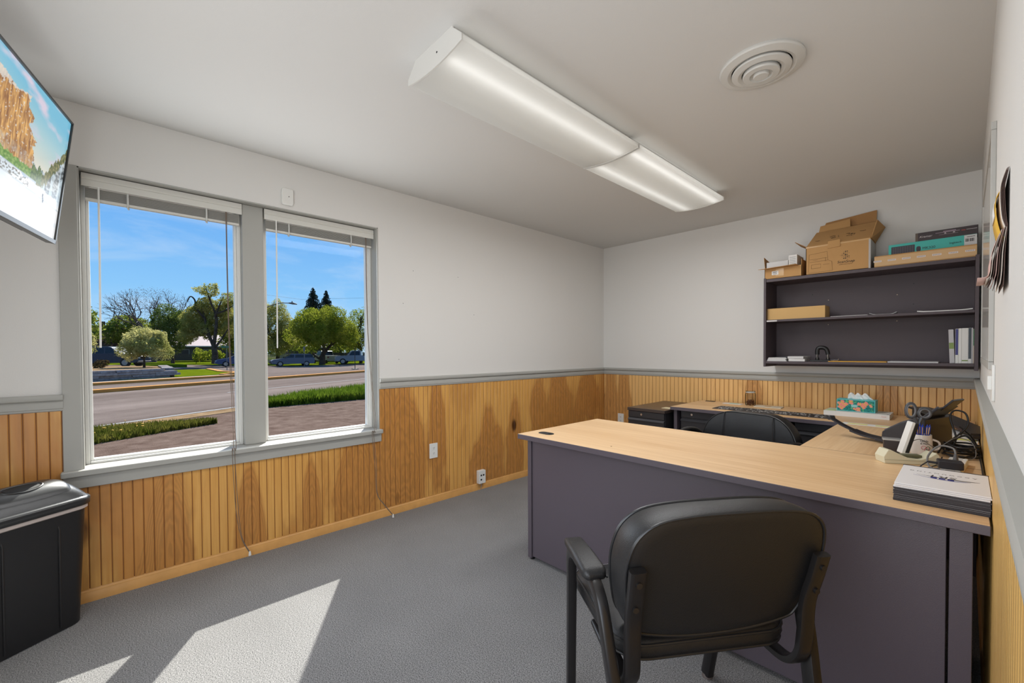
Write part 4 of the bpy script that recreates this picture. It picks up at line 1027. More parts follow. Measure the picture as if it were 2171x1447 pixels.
sheets('paper_sheaf', 'thin white paper sheaf right of the plain box on the middle shelf', -0.72, -0.50, 4.04, 4.24, MZ, 0.004, M_paper, cat='paper')
sheets('paper_sheaf', 'curled grey paper sheaf in the middle of the middle shelf', -0.49, -0.34, 4.05, 4.24, MZ, 0.003, M_paper2, curl=0.05)
sheets('paper_sheaf', 'white booklet at the right end of the middle shelf', -0.235, 0.025, 4.035, 4.24, MZ, 0.007, M_paper, curl=0.02)
t = MB().box(-1.150, -1.075, 4.017, 4.0195, 1.464, 1.474).build('shelf_tag', M_paper); tag(t, 'small white tag stuck to the edge of the middle shelf', 'label')
# bottom shelf
BZ = 1.09 + 0.046
t = thing('folded_papers', 'stack of white papers with a dark sheet at the left of the bottom shelf', 'paper', (-1.075, 4.13, BZ))
for k in range(5): MB().box(-0.078+0.003*k, 0.066-0.004*(k % 3), -0.095, 0.10, 0.006*k, 0.006*k+0.0055).build('sheet', M_paper if k % 2 == 0 else M_paper2, t)
MB().box(0.005, 0.070, -0.09, 0.10, 0.031, 0.036).build('dark_sheet', mat('slate_sheet', (70, 74, 82), 0.6), t)
t = thing('thick_booklet', 'thick white booklets stacked left of the hole punch', 'book', (-0.940, 4.13, BZ))
for k in range(2): MB().box(-0.060, 0.052, -0.095, 0.10, 0.021*k, 0.021*k+0.020, Matrix.Rotation(R(3-5*k), 4, 'Z')).build('booklet', M_paper if k == 0 else M_paper2, t, bevel=0.003)
# hole punch
t = thing('hole_punch', 'black hole punch with arched handle on the bottom shelf', 'hole punch', (-0.785, 4.12, BZ))
MB().box(-0.075, 0.060, -0.045, 0.045, 0, 0.012).build('base', M_black, t, bevel=0.003)
MB().tube(smooth_path([(-0.032, 0, 0.055), (-0.032, 0, 0.090), (-0.020, 0, 0.108), (0.012, 0, 0.108), (0.030, 0, 0.090), (0.038, 0, 0.055)], 5), 0.015, 12).build('handle', M_black, t, smooth=True)
for x_ in (-0.032, 0.038):
    MB().lathe([(0.013, 0.012), (0.013, 0.03), (0.006, 0.032), (0.006, 0.055), (0.014, 0.056), (0.014, 0.062)], 14, (x_, 0, 0)).build('punch_head', M_black, t, smooth=True)
    MB().tube([(x_, -0.013, 0.02), (x_, -0.013, 0.056)], 0.003, 6).build('pin', M_bright, t)
MB().tube([(0.05, -0.02, 0.010), (0.105, -0.02, 0.012), (0.108, -0.02, 0.022)], 0.0022, 6).build('guide_rod', M_bright, t)
t = thing('manila_envelope', 'flat yellow envelope lying on the bottom shelf', 'envelope', (-0.56, 4.13, BZ))
MB().box(-0.17, 0.17, -0.105, 0.10, 0, 0.005).build('body', mat('manila_yellow', (222, 166, 60), 0.6), t); MB().box(0.06, 0.165, -0.106, -0.02, 0.005, 0.007).build('flap', mat('manila_yellow', (222, 166, 60), 0.6), t)
sheets('paper_sheaf', 'white paper sheaf between the yellow envelope and the books', -0.385, -0.130, 4.03, 4.24, BZ, 0.008, M_paper2)
# books
def book(x0, th, h, lean, base, spine, label):
    t = thing('book', label, 'book', (x0, 4.055, BZ), 0, 'books on the bottom shelf', rot=(0, lean, 0))
    MB().box(0, th, 0, 0.165, 0, h).build('cover', base, t, bevel=0.0008)
    for z0, z1, m in spine: MB().box(0.001, th-0.001, -0.0008, 0.0002, z0, z1).build('spine_panel', m, t)
    MB().box(0.0015, th-0.0015, 0.004, 0.163, h-0.0005, h+0.0004).build('pages', M_paper2, t)
    return t
M_bk = mat('white_book_cover', (222, 221, 216), 0.5); M_bkg = mat('grey_book_cover', (186, 184, 186), 0.5); M_navy = mat('navy_print', (56, 56, 120), 0.5); M_slate = mat('slate_print', (60, 70, 78), 0.5); M_grn = mat('green_print', (70, 130, 96), 0.5); M_olive = mat('olive_print', (124, 146, 78), 0.5)
book(-0.0765, 0.0235, 0.222, R(-2.0), M_bkg, [(0.095, 0.135, M_olive)], 'grey spined book leaning left of the row')
book(-0.0515, 0.014, 0.226, 0, M_bk, [(0.055, 0.224, M_navy)], 'slim book with a navy blue spine band')
book(-0.037, 0.014, 0.228, 0, M_bk, [], 'white spined book right of the navy one')
book(-0.0225, 0.029, 0.229, 0, M_bk, [(0.015, 0.022, M_olive)], 'thickest white spined book in the middle of the row')
book(0.007, 0.014, 0.229, 0, M_bk, [(0.03, 0.228, M_slate)], 'book with a slate grey patterned spine')
book(0.0215, 0.006, 0.230, 0, M_bkg, [], 'very slim pale book in the row of books')
# right-most pair is tight against the side panel
book(0.0278, 0.0055, 0.222, 0, mat('tan_book_cover', (196, 184, 170), 0.5), [(0.115, 0.22, M_grn)], 'slim green topped book at the right end of the row')
# ------------------------------------------------------------------ things on the desk, return and credenza
# stack of report folders at the desk corner
M_fold = mat('black_folder_edge', (44, 41, 46), rough=0.6); M_foldw = mat('white_folder_card', (226, 224, 224), rough=0.6)
r2 = random.Random(9)
fcx, fcy = -0.0515, 1.985
fz = DZ
mesh_dark = MB().box(-0.105, 0.105, -0.150, 0.150, 0, 0.0021).mesh('folder_cover', M_fold)
mesh_wht = MB().box(-0.1045, 0.1045, -0.149, 0.149, 0.0021, 0.0023).mesh('folder_sheet', M_foldw)
for k in range(18):
    t = thing('report_folder', 'black edged report folder in the stack at the desk corner', 'folder', (fcx-r2.uniform(0, .0025), fcy+r2.uniform(-.002, .002), fz), R(r2.uniform(-.5, .5)), 'black report folders in the stack')
    for me in (mesh_dark, mesh_wht):
        o = bpy.data.objects.new(me.name, me); COL.objects.link(o); o.parent = t
    fz += 0.0024
for k in range(3):
    t = thing('report_folder', ('white report folder third from the top of the stack', 'white report folder second from the top of the stack', 'topmost white report folder printed with the accounting logo')[k], 'folder', (fcx, fcy+0.002*k, fz), R((-.8, .6, 0)[k]))
    MB().box(-0.105, 0.105, -0.150, 0.150, 0, 0.0045).build('folder_cover', M_foldw, t, bevel=0.0015)
    if k == 2:
        MB().box(-0.106, 0.106, 0.149, 0.158, 0, 0.0050).build('binding_strip', mat('dark_binding', (60, 58, 58), 0.5), t)
        ROT = T3(0, 0, 0.0046) @ Matrix.Rotation(math.pi, 4, 'Z')
        text_mesh('ACCOUNTING', 0.017, mat('grey_letter', (110, 106, 104), 0.6), 'lettering', t, ROT @ T3(0.002, -0.075, 0), spacing=1.62, ext=0.00025)
        text_mesh('SRT', 0.034, mat('dark_brown_letter', (52, 44, 40), 0.6), 'lettering', t, ROT @ T3(0.0, -0.030, 0), ext=0.00025, shear=0.1, sx=1.25)
        M_lblue = mat('logo_blue', (50, 54, 128), 0.5); M_lbr = mat('logo_brown', (66, 58, 52), 0.5)
        for x_ in (-0.020, 0.0, 0.020): MB().box(x_-0.0075, x_+0.0075, -0.008, 0.012, 0.0046, 0.0050).build('logo_square', M_lblue, t)
        def crescent(x0, x1, yb, bow, th, m, nm):
            n = 14; up = []; lo = []
            for i in range(n+1):
                u = i/n; x = x0+(x1-x0)*u; c = yb - bow*math.sin(math.pi*min(1, u*0.9)); up.append((x, c)); lo.append((x, c-th*math.sin(math.pi*u)**0.7*u))
            MB().prism(up + lo[::-1], 0.0046, 0.0050, axis='z').build(nm, m, t)
        crescent(-0.070, 0.065, 0.010, 0.022, 0.010, M_lblue, 'logo_swoosh'); crescent(-0.062, 0.085, 0.024, 0.012, 0.014, M_lbr, 'logo_swoosh')
    fz += 0.0047
# cream tray with a leaning handheld
M_cream = mat('cream_plastic', (214, 208, 180), rough=0.4)
ta = math.atan2(0.108, 0.159)
t = thing('tape_dispenser', 'cream plastic tape dispenser behind the report folders', 'tape dispenser', (-0.170, 2.475, DZ), ta)
prof = [(-0.098, 0.0), (0.098, 0.0), (0.100, 0.012), (0.098, 0.040), (0.088, 0.052), (0.066, 0.034), (0.030, 0.022), (-0.010, 0.026), (-0.045, 0.042), (-0.075, 0.058), (-0.086, 0.058), (-0.102, 0.028)]
MB().prism(prof, -0.030, 0.034, axis='y').build('body', M_cream, t, bevel=0.003)
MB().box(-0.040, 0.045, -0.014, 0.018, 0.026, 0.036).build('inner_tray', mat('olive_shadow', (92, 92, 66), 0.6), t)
MB().box(-0.099, 0.099, -0.0318, -0.0300, 0.016, 0.0172).build('mould_line', mat('cream_line', (168, 162, 136), 0.5), t)
t = thing('cordless_handset', 'slim black and white handset standing upright in the cream dispenser', 'phone', (-0.195, 2.545, DZ+0.026))
HM = Matrix.Rotation(R(25), 4, 'Z') @ Matrix.Rotation(R(15), 4, 'Y')
MB().prism(rrect(-0.008, 0.004, 0.0, 0.145, 0.004, 3), -0.024, 0.024, axis='y', mx=HM).build('white_shell', M_white, t, bevel=0.002)
MB().prism(rrect(0.004, 0.018, 0.006, 0.143, 0.005, 3), -0.023, 0.023, axis='y', mx=HM).build('black_back', M_black, t, bevel=0.002)
MB().tube([HM @ Vector((0.0, -0.02, 0.002)), HM @ Vector((0.03, -0.02, 0.01)), HM @ Vector((0.06, -0.02, 0.0))], 0.005, 8).build('foot', M_white, t, smooth=True)
# small steel box
t = thing('staple_box', 'small dark box with a silver lid behind the cream dispenser', 'box', (-0.235, 2.63, DZ), R(10))
MB().box(-0.028, 0.028, -0.02, 0.02, 0, 0.066).build('body', mat('brown_black_box', (52, 44, 42), 0.5), t, bevel=0.001)
MB().box(-0.032, 0.032, -0.023, 0.023, 0.066, 0.074).build('lid', mat('silver_lid', (190, 190, 188), 0.3, metal=0.6), t, bevel=0.001)
# mug with pens and scissors
t = thing('pen_mug', 'white flower printed mug holding the pens and scissors', 'mug', (-0.140, 2.730, DZ))
M_mug = mat('white_ceramic', (226, 220, 214), rough=0.2, spec=0.6)
MB().lathe([(0.0, 0.0), (0.034, 0.0), (0.038, 0.004), (0.0385, 0.05), (0.036, 0.085), (0.0355, 0.092), (0.033, 0.092), (0.0335, 0.05), (0.032, 0.008), (0.0, 0.008)], 28).build('body', M_mug, t, smooth=True)
MB().tube(smooth_path([(0.037, 0.012, 0.022), (0.056, 0.02, 0.030), (0.058, 0.02, 0.058), (0.036, 0.012, 0.070)], 5), 0.0045, 8).build('handle', M_mug, t, smooth=True)
def curve_text(txt, size, z, a0, m):
    o = text_mesh(txt, size, m, 'lettering', t, ext=0.0002)
    for v in o.data.vertices:
        a = a0 + v.co.x/0.0388; zz = v.co.y + z; rr = 0.0389+v.co.z
        v.co = (rr*math.cos(a), rr*math.sin(a), zz)
curve_text('Gilda', 0.014, 0.066, R(-72), M_ink); curve_text('& Mom', 0.010, 0.054, R(-70), M_ink)
for a_, z_, m_ in ((-60, 0.028, mat('pink_petal', (196, 120, 130), 0.6)), (-75, 0.036, mat('pink_petal', (196, 120, 130), 0.6)), (-52, 0.034, mat('leaf_print', (60, 84, 50), 0.6)), (-56, 0.020, mat('leaf_print', (60, 84, 50), 0.6))):
    a = R(a_); c = Vector((0.0388*math.cos(a), 0.0388*math.sin(a), z_)); sd_ = Vector((-math.sin(a), math.cos(a), 0))
    MB().tube([c+sd_*0.008*math.cos(q)+Vector((0, 0, 0.008*math.sin(q))) for q in [6.283*i/10 for i in range(10)]], 0.0011, 5, closed=True).build('flower_print', m_, t)
M_pen = mat('blue_pen_barrel', (24, 60, 170), rough=0.3, spec=0.6); M_gold = mat('pen_clip', (200, 160, 110), rough=0.3, metal=0.8)
for k, (dx, dy) in enumerate(((-0.022, -0.012), (-0.010, -0.020), (0.004, -0.022), (0.016, -0.016), (0.022, -0.004), (-0.004, -0.006))):
    t = thing('ballpoint_pen', ('blue pen leftmost in the mug', 'blue pen second from left in the mug', 'blue pen at the front middle of the mug', 'blue pen right of the front one in the mug', 'blue pen rightmost in the mug', 'blue pen standing behind the others in the mug')[k], 'pen', (-0.140+dx*0.6, 2.730+dy*0.6, DZ+0.010), 0, 'pens in the mug', rot=(R(-dy*300*0.5), R(dx*300), 0))
    MB().lathe([(0.0, 0.0), (0.002, 0.004), (0.0045, 0.015), (0.0052, 0.11), (0.0048, 0.122), (0.002, 0.124), (0.002, 0.130), (0.0, 0.131)], 10).build('barrel', M_pen, t, smooth=True)
    MB().box(-0.0015, 0.0015, -0.0068, -0.0052, 0.085, 0.118).build('clip', M_gold, t)
t = thing('scissors', 'grey handled scissors standing in the mug', 'scissors', (-0.152, 2.738, DZ+0.012), R(20))
M_sc = mat('dark_grey_handle', (70, 72, 76), rough=0.4); M_sc2 = mat('light_grey_grip', (116, 118, 122), rough=0.5)
MB().tube([(0, 0, 0.0), (0.0, 0, 0.12)], 0.006, 8, flat=(0.009, 0.002, (0, 1, 0))).build('blades', M_bright, t)
for s_, (cx, cz_, rx, rz) in ((-1, (-0.026, 0.186, 0.018, 0.034)), (1, (0.022, 0.176, 0.022, 0.023))):
    lp_ = [(cx+rx*math.cos(q), 0, cz_+rz*math.sin(q)) for q in [6.283*i/18 for i in range(18)]]
    h_ = MB().tube(lp_, 0.0062, 8, closed=True).build('handle', M_sc, t, smooth=True)
    MB().tube([(0, 0, 0.11), (s_*0.006, 0, 0.135), (cx*0.55, 0, cz_-rz*0.9)], 0.008, 8).build('shank', M_sc, t, smooth=True)
    MB().tube([(cx+rx*0.82*math.cos(q), -0.004, cz_+rz*0.82*math.sin(q)) for q in [6.283*i/18 for i in range(18)]], 0.003, 6, closed=True).build('grip_liner', M_sc2, h_, smooth=True)
# document scanner
t = thing('document_scanner', 'black desktop document scanner with its trays folded open', 'scanner', (-0.165, 2.945, DZ), R(72))
M_scan = mat('scanner_black', (40, 39, 44), rough=0.35, spec=0.5); M_scan2 = mat('scanner_grey', (84, 82, 86), rough=0.35)
MB().prism([(0.080, 0.0), (0.092, 0.030), (0.088, 0.070), (0.020, 0.120), (-0.055, 0.158), (-0.080, 0.150), (-0.085, 0.0)], -0.135, 0.135, axis='x').build('body', M_scan, t, bevel=0.004)
MB().prism([(0.087, 0.073), (0.020, 0.1215), (-0.045, 0.155), (-0.043, 0.159), (0.022, 0.126), (0.090, 0.077)], -0.110, 0.110, axis='x').build('feed_cover', M_scan2, t)
pl_ = MB().prism([(-0.045, 0.140), (-0.058, 0.146), (-0.115, 0.205), (-0.108, 0.211)], -0.100, 0.100, axis='x').build('paper_chute', M_scan, t, bevel=0.002)
MB().prism([(-0.100, 0.197), (-0.107, 0.192), (-0.152, 0.244), (-0.145, 0.250)], -0.055, 0.055, axis='x').build('chute_extension', M_scan, pl_, bevel=0.002)
MB().prism([(-0.108, 0.2115), (-0.05, 0.152), (-0.047, 0.155), (-0.105, 0.2145)], 0.078, 0.090, axis='x').build('paper_guide', M_scan2, pl_)
MB().prism([(-0.108, 0.2115), (-0.05, 0.152), (-0.047, 0.155), (-0.105, 0.2145)], -0.090, -0.078, axis='x').build('paper_guide', M_scan2, pl_)
def curved_strip(pts, hw, th, nm, m, par, x0=0.0):
    P = smooth_path([(x0, y_, z) for y_, z in pts], 6)
    mb = MB(); mb.loft([[(p.x-hw, p.y, p.z), (p.x+hw, p.y, p.z), (p.x+hw, p.y, p.z+th), (p.x-hw, p.y, p.z+th)] for p in P]); return mb.build(nm, m, par, bevel=0.001)
ot = curved_strip([(0.070, 0.010), (0.135, 0.012)], 0.060, 0.012, 'output_tray', M_scan, t, -0.04)
curved_strip([(0.125, 0.012), (0.20, 0.020), (0.26, 0.036)], 0.036, 0.009, 'tray_extension', M_scan, ot, -0.045)
curved_strip([(0.25, 0.036), (0.31, 0.060), (0.365, 0.090)], 0.020, 0.008, 'tray_extension', M_scan, ot, -0.050)
MB().tube([(-0.072, 0.366, 0.094), (-0.028, 0.366, 0.094)], 0.010, 10).build('paper_stop', M_scan, ot, smooth=True)
# black tray behind the cables
t = thing('spare_tray', 'curved black plastic tray lying on the booklets behind the cables', 'tray', (-0.07, 3.62, DZ), R(24))
curved_strip([(-0.34, 0.030), (-0.20, 0.046), (0.0, 0.066), (0.22, 0.082), (0.36, 0.088)], 0.055, 0.012, 'plate', M_scan, t)
MB().box(-0.04, 0.04, 0.30, 0.35, 0.020, 0.09).build('foot', M_scan, t, bevel=0.004); MB().box(-0.05, 0.05, -0.345, -0.31, 0.012, 0.032).build('lip', M_scan, t, bevel=0.004)
# booklets and papers on the return
def flat(name, label, x0, x1, y0, y1, z, th, m, cat='paper', rz=0.0, extra=None):
    t = thing(name, label, cat, ((x0+x1)/2, (y0+y1)/2, z), rz)
    MB().box(-(x1-x0)/2, (x1-x0)/2, -(y1-y0)/2, (y1-y0)/2, 0, th).build('cover', m, t, bevel=min(0.001, th*0.3))
    for q in (extra or []): MB().box(q[0], q[1], q[2], q[3], th, th+0.0006).build('print_patch', q[4], t)
    return t
M_yhl = mat('yellow_highlight', (226, 222, 120), 0.7); M_red = mat('red_cover', (206, 66, 72), 0.5)
flat('booklet', 'white booklet lowest in the pile by the side wall', -0.165, 0.046, 3.36, 3.57, DZ, 0.012, M_paper, 'book')
flat('booklet', 'red and white booklet on top of the pile by the side wall', -0.160, -0.02, 3.38, 3.55, DZ+0.012, 0.010, M_paper2, 'book', 0, [(-0.06, 0.02, -0.08, 0.08, M_red)])
flat('paper_sheet', 'yellow edged sheet lying under the cables', -0.150, 0.044, 3.10, 3.34, DZ, 0.002, M_paper, 'paper', R(-2), [(-0.09, 0.09, 0.06, 0.118, M_yhl)])
flat('paper_strip', 'long white strip with yellow highlights bridging return and credenza', -0.560, -0.262, 3.490, 3.574, DZ, 0.0015, M_paper, 'paper', R(-1), [(-0.12, -0.02, -0.02, 0.015, M_yhl), (0.02, 0.10, -0.02, 0.012, M_yhl)])
# power strip and adapter
t = thing('power_strip', 'white power strip lying by the side wall behind the folders', 'power strip', (-0.030, 2.43, DZ), R(-4))
MB().box(-0.028, 0.028, -0.17, 0.17, 0, 0.026).build('body', M_white, t, bevel=0.004)
for k in range(6): MB().box(-0.013, 0.013, -0.14+0.052*k, -0.11+0.052*k, 0.026, 0.0266).build('socket', mat('socket_grey', (190, 188, 184), 0.5), t)
t = thing('power_adapter', 'black power adapter plugged into the white strip', 'adapter', (-0.040, 2.345, DZ+0.0268), R(8))
MB().box(-0.035, 0.035, -0.026, 0.026, 0, 0.030).build('block', M_scan, t, bevel=0.004)
MB().tube([(-0.035, 0, 0.015), (-0.060, 0.0, 0.016)], 0.0045, 8).build('strain_relief', M_scan, t)
t = thing('power_plug', 'grey plug standing up in the white power strip', 'plug', (-0.026, 2.455, DZ+0.0268))
MB().lathe([(0.014, 0), (0.014, 0.010), (0.008, 0.016), (0.006, 0.034), (0.004, 0.040)], 12).build('body', mat('grey_cable_dark', (84, 82, 82), 0.5), t, smooth=True)
M_cab = mat('black_cable', (26, 25, 26), rough=0.5); M_cabg = mat('grey_cord', (108, 106, 104), rough=0.5)
def cable(label, pts, r, m, cat='cable'): return tag(MB().tube(smooth_path(pts, 8), r, 7).build('cable', m, smooth=True), label, cat, 'cables on the return')
z = DZ
cable('grey cord looping from the plug towards the mug', [(-0.026, 2.455, z+0.065), (-0.035, 2.47, z+0.085), (-0.075, 2.48, z+0.085), (-0.105, 2.45, z+0.045), (-0.100, 2.41, z+0.012), (-0.075, 2.40, z+0.008), (-0.055, 2.52, z+0.02), (-0.062, 2.60, z+0.008)], 0.0036, M_cabg)
cable('thin dark cord from the adapter across the desk', [(-0.100, 2.345, z+0.043), (-0.122, 2.33, z+0.02), (-0.112, 2.37, z+0.006), (-0.075, 2.52, z+0.005), (-0.070, 2.66, z+0.01)], 0.0022, M_cab)
cable('tall black cable loop rising over the tangle', [(-0.050, 2.82, z+0.02), (-0.030, 2.86, z+0.07), (-0.050, 2.88, z+0.16), (-0.036, 2.89, z+0.195), (0.0, 2.88, z+0.185), (0.005, 2.86, z+0.13), (-0.04, 2.82, z+0.07), (-0.075, 2.79, z+0.03), (-0.085, 2.76, z+0.01)], 0.0038, M_cab)
cable('black cable arching from the tangle to the wall', [(-0.06, 2.80, z+0.02), (-0.04, 2.83, z+0.06), (0.0, 2.86, z+0.085), (0.032, 2.82, z+0.05), (0.044, 2.78, z+0.01), (0.047, 2.60, z+0.006), (0.048, 2.40, z+0.005), (0.047, 2.22, z+0.005)], 0.004, M_cab)
cable('black cable running along the wall side of the return', [(-0.02, 3.05, z+0.10), (0.02, 2.95, z+0.07), (0.042, 2.86, z+0.02), (0.040, 2.74, z+0.012), (-0.02, 2.72, z+0.012), (-0.072, 2.75, z+0.012)], 0.004, M_cab)
rc = random.Random(4)
for k in range(5):
    cx, cy_ = -0.014+rc.uniform(-.02, .02), 2.84+rc.uniform(-.05, .05)
    pts = []
    for i in range(9):
        a = 6.283*i/8*1.2 + k; pts.append((max(-0.066, min(0.040, cx+(0.050+rc.uniform(-.012, .02))*math.cos(a))), cy_+(0.095+rc.uniform(-.02, .03))*math.sin(a), z+0.006+0.009*k+rc.uniform(0, .012)))
    cable(('black cable coil lowest in the tangle by the wall', 'black cable coil second in the tangle', 'black cable coil in the middle of the tangle', 'black cable coil near the top of the tangle', 'black cable coil topmost in the tangle')[k], pts, 0.0038, M_cab)
cable('thin grey cord draped over the mug and tangle', [(-0.180, 2.62, z+0.03), (-0.172, 2.64, z+0.06), (-0.14, 2.675, z+0.075), (-0.088, 2.69, z+0.045), (-0.03, 2.76, z+0.085), (0.02, 2.76, z+0.07), (0.030, 2.70, z+0.02), (-0.01, 2.66, z+0.006)], 0.0016, M_cabg)
t = thing('blue_tie', 'small blue twist of wire beside the adapter', 'wire', (-0.080, 2.315, DZ))
for k in range(3): MB().tube(smooth_path([(-0.02, 0.0, 0.004), (-0.005, 0.008*k-0.008, 0.018), (0.02, 0.004, 0.006+0.004*k)], 5), 0.0028, 6).build('strand', mat('blue_wire', (30, 120, 190), 0.4), t, smooth=True)

# credenza
z = CZ
t = thing('desk_mat', 'black mat with white speckles on the front of the credenza', 'mat', (-1.07, 3.815, z))
MB().prism(rrect(-0.405, 0.405, -0.105, 0.105, 0.012), 0, 0.003, axis='z').build('mat_sheet', mat('black_mat', (34, 34, 37), 0.7), t)
M_dot = mat('white_fleck', (206, 206, 204), 0.7)
rd = random.Random(2); mb = MB()
for _ in range(230):
    x, y_ = rd.uniform(-.385, .385), rd.uniform(-.092, .092); a = rd.uniform(0, 3.14); l = rd.uniform(.005, .011); c, s = math.cos(a)*l, math.sin(a)*l
    mb.add([(x-c+s*.5, y_-s-c*.5, .0033), (x+c+s*.5, y_+s-c*.5, .0033), (x+c-s*.5, y_+s+c*.5, .0033), (x-c-s*.5, y_-s+c*.5, .0033)], [(0, 1, 2, 3)])
stuff(mb.build('speckles', M_dot, t))
t = thing('flat_white_box', 'flat white box under the tissue box on the credenza', 'box', (-0.548, 4.045, z))
MB().box(-0.192, 0.186, -0.105, 0.110, 0, 0.034).build('body', M_paper, t, bevel=0.001)
MB().box(-0.185, -0.125, -0.095, 0.05, 0.034, 0.035).build('note', mat('pale_green_note', (206, 220, 170), 0.7), t)
text_mesh('Canon', 0.010, mat('pink_print', (206, 130, 130), 0.6), 'lettering', t, T3(0.155, -0.1056, 0.020) @ FACE)
for y_ in (-0.08, 0.03): MB().box(0.168, 0.182, y_, y_+0.012, 0.0335, 0.0346).build('tuck_slot', M_ink, t)
# tissue box
t = thing('tissue_box', 'teal tissue box printed with coral butterflies', 'tissue box', (-0.555, 4.040, z+0.035), R(-1))
TW, TH_, TD = 0.224, 0.088, 0.110
MB().box(-TW/2, TW/2, -TD/2, TD/2, 0, TH_).build('carton', mat('turquoise_card', (96, 190, 190), 0.5), t, bevel=0.001)
bf = random.Random(6); flies = [(bf.uniform(.05, .95), bf.uniform(.08, .92), bf.uniform(.05, .10), bf.uniform(0, 3.1)) for _ in range(15)]
def bfly(u, v):
    x, y_ = u*TW, v*TH_
    c = mixc((20, 104, 104), (40, 150, 140), 0.5+0.9*ns(x*90, y_*90, 1.0))
    if ns(x*60, y_*60, 7.0) > 0.28: c = (96, 176, 120)
    for fu_, fv_, s, a in flies:
        dx, dy = (u-fu_)*TW, (v-fv_)*TH_; p = dx*math.cos(a)+dy*math.sin(a); q = -dx*math.sin(a)+dy*math.cos(a); s2 = s*0.22
        w_ = abs(p)/s2; hgt = 0.75*(0.35+0.65*min(1, w_*1.5))*(1 if w_ < 0.7 else max(0, (1-w_)/0.3))
        if w_ < 1 and abs(q)/s2 < hgt: c = mixc((232, 112, 92), (240, 176, 160), 0.5+ns(p*400, q*400, 2.0))
        if abs(p) < s2*0.12 and abs(q) < s2*0.7: c = (222, 190, 70)
    if 0.38 < u < 0.56 and 0.36 < v < 0.60 and abs((u-0.47)/0.09)+0.4*abs((v-0.48)/0.12) < 1.1: c = (150, 206, 204)
    return c
print_plane('butterfly_print', TW-0.010, TH_-0.010, 110, 44, bfly, vcol_mat('tissue_print', 0.5), t, T3(-TW/2+0.005, -TD/2-0.0006, 0.005))
tb_ = MB(); rt_ = random.Random(8)
for k in range(2):
    x0 = -0.055+0.055*k; rows = []
    for j in range(5):
        rows.append([(x0+0.10*i/8*(1-0.1*j), 0.012*math.sin(i*1.3+k+j*.5), TH_-0.002+0.011*j*(0.65+0.5*abs(math.sin(i*.55+k*1.2)))) for i in range(9)])
    vs = [v for r_ in rows for v in r_]; tb_.add(vs, [(j*9+i, j*9+i+1, (j+1)*9+i+1, (j+1)*9+i) for j in range(4) for i in range(8)])
to = tb_.build('tissue', mat('white_tissue', (236, 236, 234), 0.9), t, smooth=True, angle=80)
sm = to.modifiers.new('thick', 'SOLIDIFY'); sm.thickness = 0.0006
# cards, jar, papers
flat('greeting_card', 'small white and green card left of the glass jar', -1.545, -1.385, 4.120, 4.200, z, 0.003, M_paper, 'card', 0, [(-0.03, 0.05, -0.02, 0.025, mat('mint_print', (150, 206, 180), 0.6))])
flat('paper_pile', 'folded newspaper pile right of the glass jar', -1.265, -1.060, 4.070, 4.180, z, 0.007, mat('newsprint', (206, 196, 176), 0.8), 'paper', R(3), [(-0.03, 0.02, -0.02, 0.02, mat('tan_print', (190, 150, 90), 0.7))])
flat('note_card', 'pale note lying on the filing cabinet beside the credenza corner', -1.90, -1.82, 3.66, 3.74, PZ, 0.003, mat('cream_note', (226, 210, 170), 0.7), 'paper')
t = thing('glass_jar', 'clear glass jar half full of coins on the credenza', 'jar', (-1.320, 4.170, z))
def jar_glass():
    m = bpy.data.materials.new('jar_glass'); m.use_nodes = True; nt = m.node_tree; nt.nodes.clear(); N = nt.nodes.new
    out = N('ShaderNodeOutputMaterial'); mx = N('ShaderNodeMixShader'); tr = N('ShaderNodeBsdfTransparent'); gl = N('ShaderNodeBsdfGlossy'); fr = N('ShaderNodeLayerWeight')
    tr.inputs[0].default_value = (0.93, 0.94, 0.93, 1); gl.inputs['Roughness'].default_value = 0.03; fr.inputs[0].default_value = 0.12
    nt.links.new(fr.outputs['Fresnel'], mx.inputs[0]); nt.links.new(tr.outputs[0], mx.inputs[1]); nt.links.new(gl.outputs[0], mx.inputs[2]); nt.links.new(mx.outputs[0], out.inputs[0]); return m
MB().lathe([(0.0, 0.001), (0.038, 0.001), (0.042, 0.006), (0.042, 0.100), (0.037, 0.112), (0.037, 0.128), (0.0355, 0.128), (0.0355, 0.112), (0.0395, 0.099), (0.0395, 0.008), (0.0, 0.006)], 28).build('glass', jar_glass(), t, smooth=True)
MB().lathe([(0.0385, 0.112), (0.0390, 0.120)], 28, cap=False).build('thread_ring', M_clear, t, smooth=True)
mb = MB(); rj = random.Random(5)
for k in range(90):
    a, rr = rj.uniform(0, 6.283), 0.030*math.sqrt(rj.random()); zz = 0.009+0.040*rj.random()*(1-0.3*rr/0.03)
    q = Matrix.Translation((rr*math.cos(a), rr*math.sin(a), zz)) @ Euler((rj.uniform(-1, 1), rj.uniform(-1, 1), 0)).to_matrix().to_4x4()
    vs = [q @ Vector((0.0095*math.cos(6.283*i/8), 0.0095*math.sin(6.283*i/8), zt_)) for zt_ in (0, 0.0016) for i in range(8)]
    mb.add(vs, [tuple(range(7, -1, -1)), tuple(range(8, 16))] + [(i, (i+1) % 8, 8+(i+1) % 8, 8+i) for i in range(8)])
stuff(mb.build('coins', mat('copper_coin', (150, 104, 74), 0.4, metal=0.6), t))

